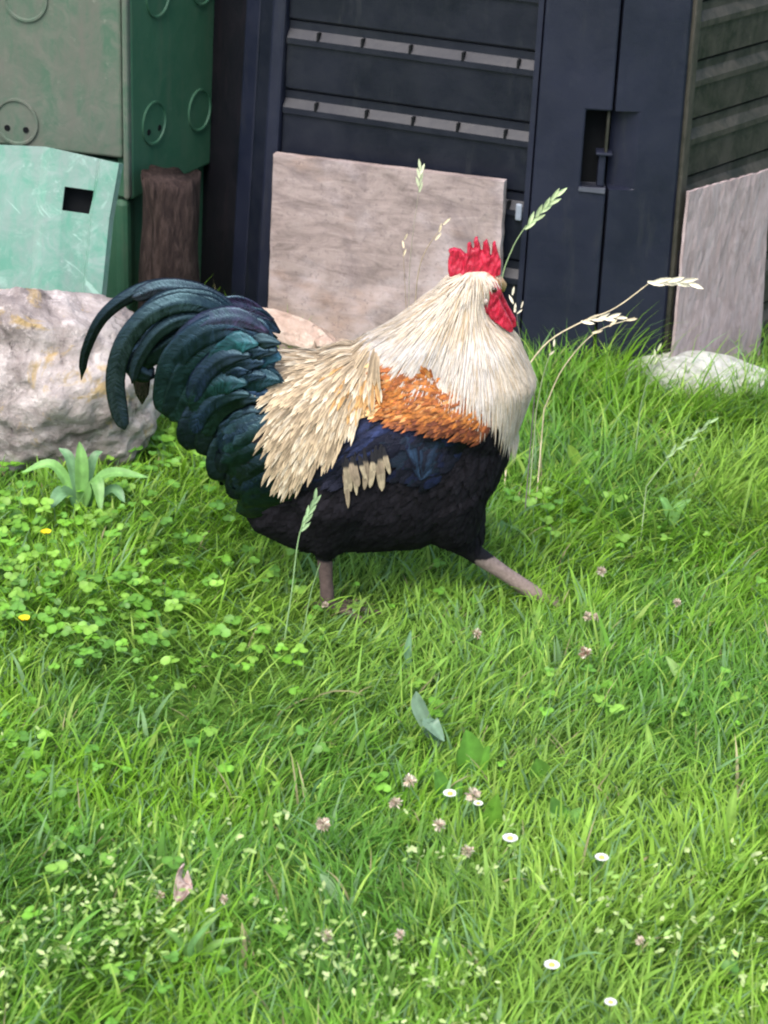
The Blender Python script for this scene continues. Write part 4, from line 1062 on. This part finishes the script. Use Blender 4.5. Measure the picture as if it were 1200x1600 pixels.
plant((310, 1520), 'arching clump of wide grass blades in the lower left foreground', [([(330, 1480), (380, 1465)], (0, .0), .009, (.15, .29, .06)), ([(280, 1470), (255, 1450)], (0, .0), .009, (.14, .28, .06)), ([(315, 1460), (345, 1425)], (0, .0), .008, (.18, .31, .08)), ([(300, 1480), (330, 1440)], (-.01, -.02), .009, (.12, .25, .08))])

# ------------------------------------------------------------------ flowers
def stem_mesh(pts_, rad, col, name, root, mat=M_STRAW):
    bm = bmesh.new(); tube(bm, pts_, rad, 6); me = bpy.data.meshes.new(name); bm.to_mesh(me); bm.free()
    return mesh_obj(name, [v.co.copy() for v in me.vertices], [tuple(p.vertices) for p in me.polygons], mat, root, cols=[col]*len(me.vertices), smooth=True)
def petals(c, r, n, col, ccol, cup=.3, thick=.35):
    V, F, C = [], [], []
    for k in range(n):
        a_ = 2*math.pi*k/n+random.uniform(-.08, .08); d = Vector((math.cos(a_), math.sin(a_), cup)).normalized(); s = Vector((-math.sin(a_), math.cos(a_), 0))
        b = len(V); w_ = r*2.4*math.pi/n*.5
        for t, ww in ((.15, .35), (.6, 1.0), (.9, .8), (1.0, .3)):
            p = c+d*r*t; V += [p-s*w_*ww, p+s*w_*ww]; C += [col, col]
        for i in range(3): F.append((b+2*i, b+2*i+1, b+2*i+3, b+2*i+2))
    return V, F, C
def daisy(px, py, r, label, leanx=0, h=.05):
    top = G(px, py, h); base = Vector((top.x-leanx, top.y+.004, 0)); root = empty('daisy', base); tag(root, label, 'daisy', 'white daisies in the lawn')
    stem_mesh([base, base.lerp(top, .5)+Vector((leanx*.2, 0, 0)), top], [.0010, .0009, .0009], (.20, .34, .08), 'stem', root)
    V, F, C = petals(top, r*.88, 14, (.66, .66, .62), None, .22)
    mesh_obj('petals', V, F, M_PETAL, root, cols=C)
    bm = bmesh.new(); bmesh.ops.create_icosphere(bm, subdivisions=2, radius=1)
    V = [Vector((v.co.x*r*.34, v.co.y*r*.34, v.co.z*r*.22))+top+Vector((0, 0, r*.12)) for v in bm.verts]; F = [tuple(v.index for v in f.verts) for f in bm.faces]; bm.free()
    mesh_obj('flower_centre', V, F, M_PETAL, root, cols=[(.70, .55, .12)]*len(V), smooth=True)
daisy(703, 1241, .0095, 'white daisy between the two pinkish clover heads in the middle')
daisy(797, 1311, .0100, 'white daisy on a straight visible stem near the lower centre', .002, .06)
daisy(940, 1341, .0090, 'white daisy farthest right in the lawn')
daisy(862, 1509, .0095, 'white daisy low in the foreground, right of centre')
daisy(954, 1567, .0075, 'small daisy nearest the bottom edge of the photo')
daisy(747, 1256, .0065, 'small white daisy tucked against a pinkish clover head')
daisy(741, 760, .008, 'cream daisy seen just in front of the rooster breast', 0, .10)
def clover_head(px, py, r, label, col=(.62, .48, .40), h=.05):
    top = G(px, py, h); base = Vector((top.x, top.y, 0)); root = empty('clover_flower', base); tag(root, label, 'clover flower', 'fading clover flowers in the lawn')
    stem_mesh([base, base.lerp(top, .5), top], [.0010, .0009, .0008], (.16, .28, .07), 'stem', root)
    V, F, C = [], [], []
    for k in range(70):
        d = Vector((random.gauss(0, 1), random.gauss(0, 1), random.gauss(.3, 1))).normalized(); s = d.cross(Vector((random.random(), random.random(), .3))).normalized()
        p0 = top+d*r*.25; p1 = top+d*r*random.uniform(.6, 1.0); w_ = r*.22; c1 = cj(col if random.random() < .6 else (.72, .66, .52), .2)
        b = len(V); V += [p0-s*w_*.6, p0+s*w_*.6, p1+s*w_*.7, p1+d*w_, p1-s*w_*.7]; F.append((b, b+1, b+2, b+3, b+4)); C += [c1]*5
    mesh_obj('flower_head', V, F, M_PETAL, root, cols=C)
CF = [(640, 1221, .010, 'pale pink clover flower above left of the central daisy'), (618, 1254, .009, 'pinkish clover flower leftmost of the central cluster'), (739, 1243, .011, 'largest pink clover flower, right of the central daisy'),
      (686, 1289, .009, 'pinkish clover flower below the central daisy'), (730, 1330, .009, 'dull pink clover flower left of the daisy on the straight stem'), (505, 1288, .010, 'buff clover flower alone, left of the central cluster'),
      (940, 893, .009, 'pink clover flower uppermost right of the striding foot'), (918, 963, .008, 'cream clover flower right of and below the striding foot'), (932, 965, .007, 'cream clover bud touching its larger neighbour by the striding foot'), (915, 1020, .010, 'brownish pink clover flower lowest below the striding foot'),
      (1058, 942, .007, 'small cream clover flower at the right edge of the lawn'), (745, 990, .008, 'reddish brown clover head under the breast'), (508, 945, .006, 'pale clover bud at the rear foot'), (350, 1405, .006, 'pale clover bud in the lower left foreground'), (250, 1400, .007, 'cream clover bud left of the dry brown leaf'),
      (625, 1460, .007, 'cream clover head low in the foreground centre'), (510, 1462, .008, 'white clover head at the lower middle edge'), (1000, 1470, .006, 'pale yellow clover bud lower right')]
for x, y, r_, lb in CF: clover_head(x, y, r_*.85, lb, (.42, .27, .20) if 'brown' in lb else (.56, .44, .36))
def buttercup(px, py, lb):
    top = G(px, py, .06); base = Vector((top.x, top.y, 0)); root = empty('buttercup', base); tag(root, lb, 'buttercup', 'yellow buttercups')
    stem_mesh([base, base.lerp(top, .5), top], [.0009, .0008, .0008], (.16, .30, .07), 'stem', root)
    V, F, C = petals(top, .0075, 5, (.78, .62, .02), None, .5); mesh_obj('petals', V, F, M_PETAL, root, cols=C)
buttercup(72, 833, 'yellow buttercup in the clover below the boulder'); buttercup(38, 968, 'small yellow buttercup at the left edge of the clover')

# dry leaf
def dry_leaf():
    c = G(285, 1388, .058); root = c
    V, F, C = [], [], []; n = 14
    for i in range(n+1):
        for j in range(9):
            u = i/n; v = j/8*2-1; hw = .017*math.sin(math.pi*min(.97, .08+u*.9))**.6
            x = (u-.5)*.042; yy = v*hw*math.cos(v*.9); z = .012*abs(v)**1.5+.010*math.sin(u*4+v*2)
            p = Vector((yy*1.2, x*.5, x*.75+z)); V.append(p); k_ = noise.noise(Vector((u*6, v*5, 2))); C.append(cj((.30, .19, .16) if k_ < -.1 else (.52, .40, .35), .12))
    for i in range(n):
        for j in range(8): q = i*9+j; F.append((q, q+1, q+10, q+9))
    o = mesh_obj('dead_leaf', V, F, M_STRAW, None, cols=C, smooth=True); o.location = c; o.rotation_euler = (R(10), R(12), R(20))
    sm = o.modifiers.new('s', 'SOLIDIFY'); sm.thickness = .0012; o.scale = (.82, .82, .72)
    tag(o, 'curled pinkish brown dry leaf lying in the lower left grass', 'leaf')
dry_leaf()

# ------------------------------------------------------------------ grass stalks with seed heads
def stalk(path, y, label, heads, col=(.40, .38, .24), rad=.0011, y1=None):
    y1 = y if y1 is None else y1; m_ = len(path)-1
    ps = catmull([P(x, y_, y+(y1-y)*i/m_) for i, (x, y_) in enumerate(path)], 22)
    b = ps[0].copy(); b.z = 0; root = empty('grass_stalk', b); tag(root, label, 'grass stalk', 'tall grass stalks gone to seed')
    if ps[0].z > .01: ps = [Vector((ps[0].x, ps[0].y, 0))]+ps
    stem_mesh(ps, [rad*(1-.4*i/len(ps)) for i in range(len(ps))], col, 'stem', root)
    for (pa, pb, n, ln, c1) in heads:
        A, B = P(*pa, y1), P(*pb, y1); V, F, C = [], [], []; ax = (B-A).normalized()
        for k in range(n):
            t = k/max(1, n-1); p = A.lerp(B, t*.9); sd_ = ax.cross(Vector((0, 1, 0))).normalized()*(1 if k % 2 else -1)
            d = (ax*1.0+sd_*random.uniform(.15, .4)+Vector((0, random.uniform(-.25, .25), 0))).normalized(); pts_ = [p, p+d*ln*.35, p+d*ln*.7, p+d*ln]
            ribbon_leaf(V, F, C, pts_, ln*.26, cj(c1, .2), Vector((0, -1, .3)), fold=.5)
        mesh_obj('seed_head', V, F, M_STRAW, root, cols=C, smooth=True)
SG = (.42, .52, .28); ST = (.66, .56, .38); SP = (.80, .72, .55)
stalk([(770, 600), (782, 450), (800, 390), (822, 352)], .33, 'green seed head leaning right above the red comb', [((820, 358), (872, 302), 9, .022, SG)], (.30, .40, .20))
stalk([(800, 610), (850, 540), (905, 505), (960, 482), (1015, 442)], .36, 'longest dry straw arching right to a pale tip before the narrow board', [((1012, 440), (1080, 440), 7, .026, SP), ((908, 502), (965, 494), 7, .020, SP)], ST, .0012)
stalk([(850, 640), (880, 575), (930, 520), (992, 496)], .34, 'plain dry straw lying just below the longest arching one', [((925, 520), (985, 498), 3, .016, ST)], ST, .0009)
stalk([(835, 620), (815, 540), (806, 480)], .25, 'short stalk with a white bud right in front of the wattle', [((804, 488), (800, 458), 3, .014, SP), ((808, 490), (815, 480), 2, .010, SP)], (.16, .14, .13), .0009)
stalk([(838, 640), (848, 590), (862, 545)], .30, 'short pale stalk close to the front of the neck', [((858, 555), (866, 540), 2, .012, SP)], (.35, .40, .22), .0009)
stalk([(645, 560), (655, 420), (692, 350)], .62, 'thin tan straw slanting across the plywood board', [((680, 375), (694, 348), 3, .015, ST)], (.42, .33, .22), .0009)
stalk([(640, 560), (640, 420), (655, 290)], .60, 'upright stalk with pale green head at the top of the plywood board', [((655, 300), (657, 262), 6, .018, (.50, .55, .36))], (.38, .34, .26), .0007)
stalk([(640, 560), (634, 470), (630, 390)], .61, 'short tan stalk with brown tip low on the plywood board', [((630, 400), (632, 372), 3, .012, ST)], (.36, .28, .2), .0007)
stalk([(440, 1030), (455, 930), (465, 850), (474, 815)], -.16, 'green stalk with a seed head before the black belly', [((470, 830), (494, 778), 8, .018, (.26, .38, .20))], (.28, .42, .20), .0011)
stalk([(470, 1010), (485, 930), (500, 880)], -.15, 'thin bare green stalk by the rear leg', [], (.26, .40, .18), .0008)
stalk([(1010, 760), (1050, 710), (1110, 660)], .22, 'drooping seed stalk in the long grass at the right', [((1040, 715), (1115, 655), 9, .016, (.26, .38, .18))], (.30, .40, .20), .0009)
stalk([(1000, 640), (1010, 600), (1026, 555)], .50, 'small pale bud stalk left of the half sunken stone', [((1020, 570), (1028, 545), 3, .014, (.62, .66, .40))], (.25, .35, .18), .0009)
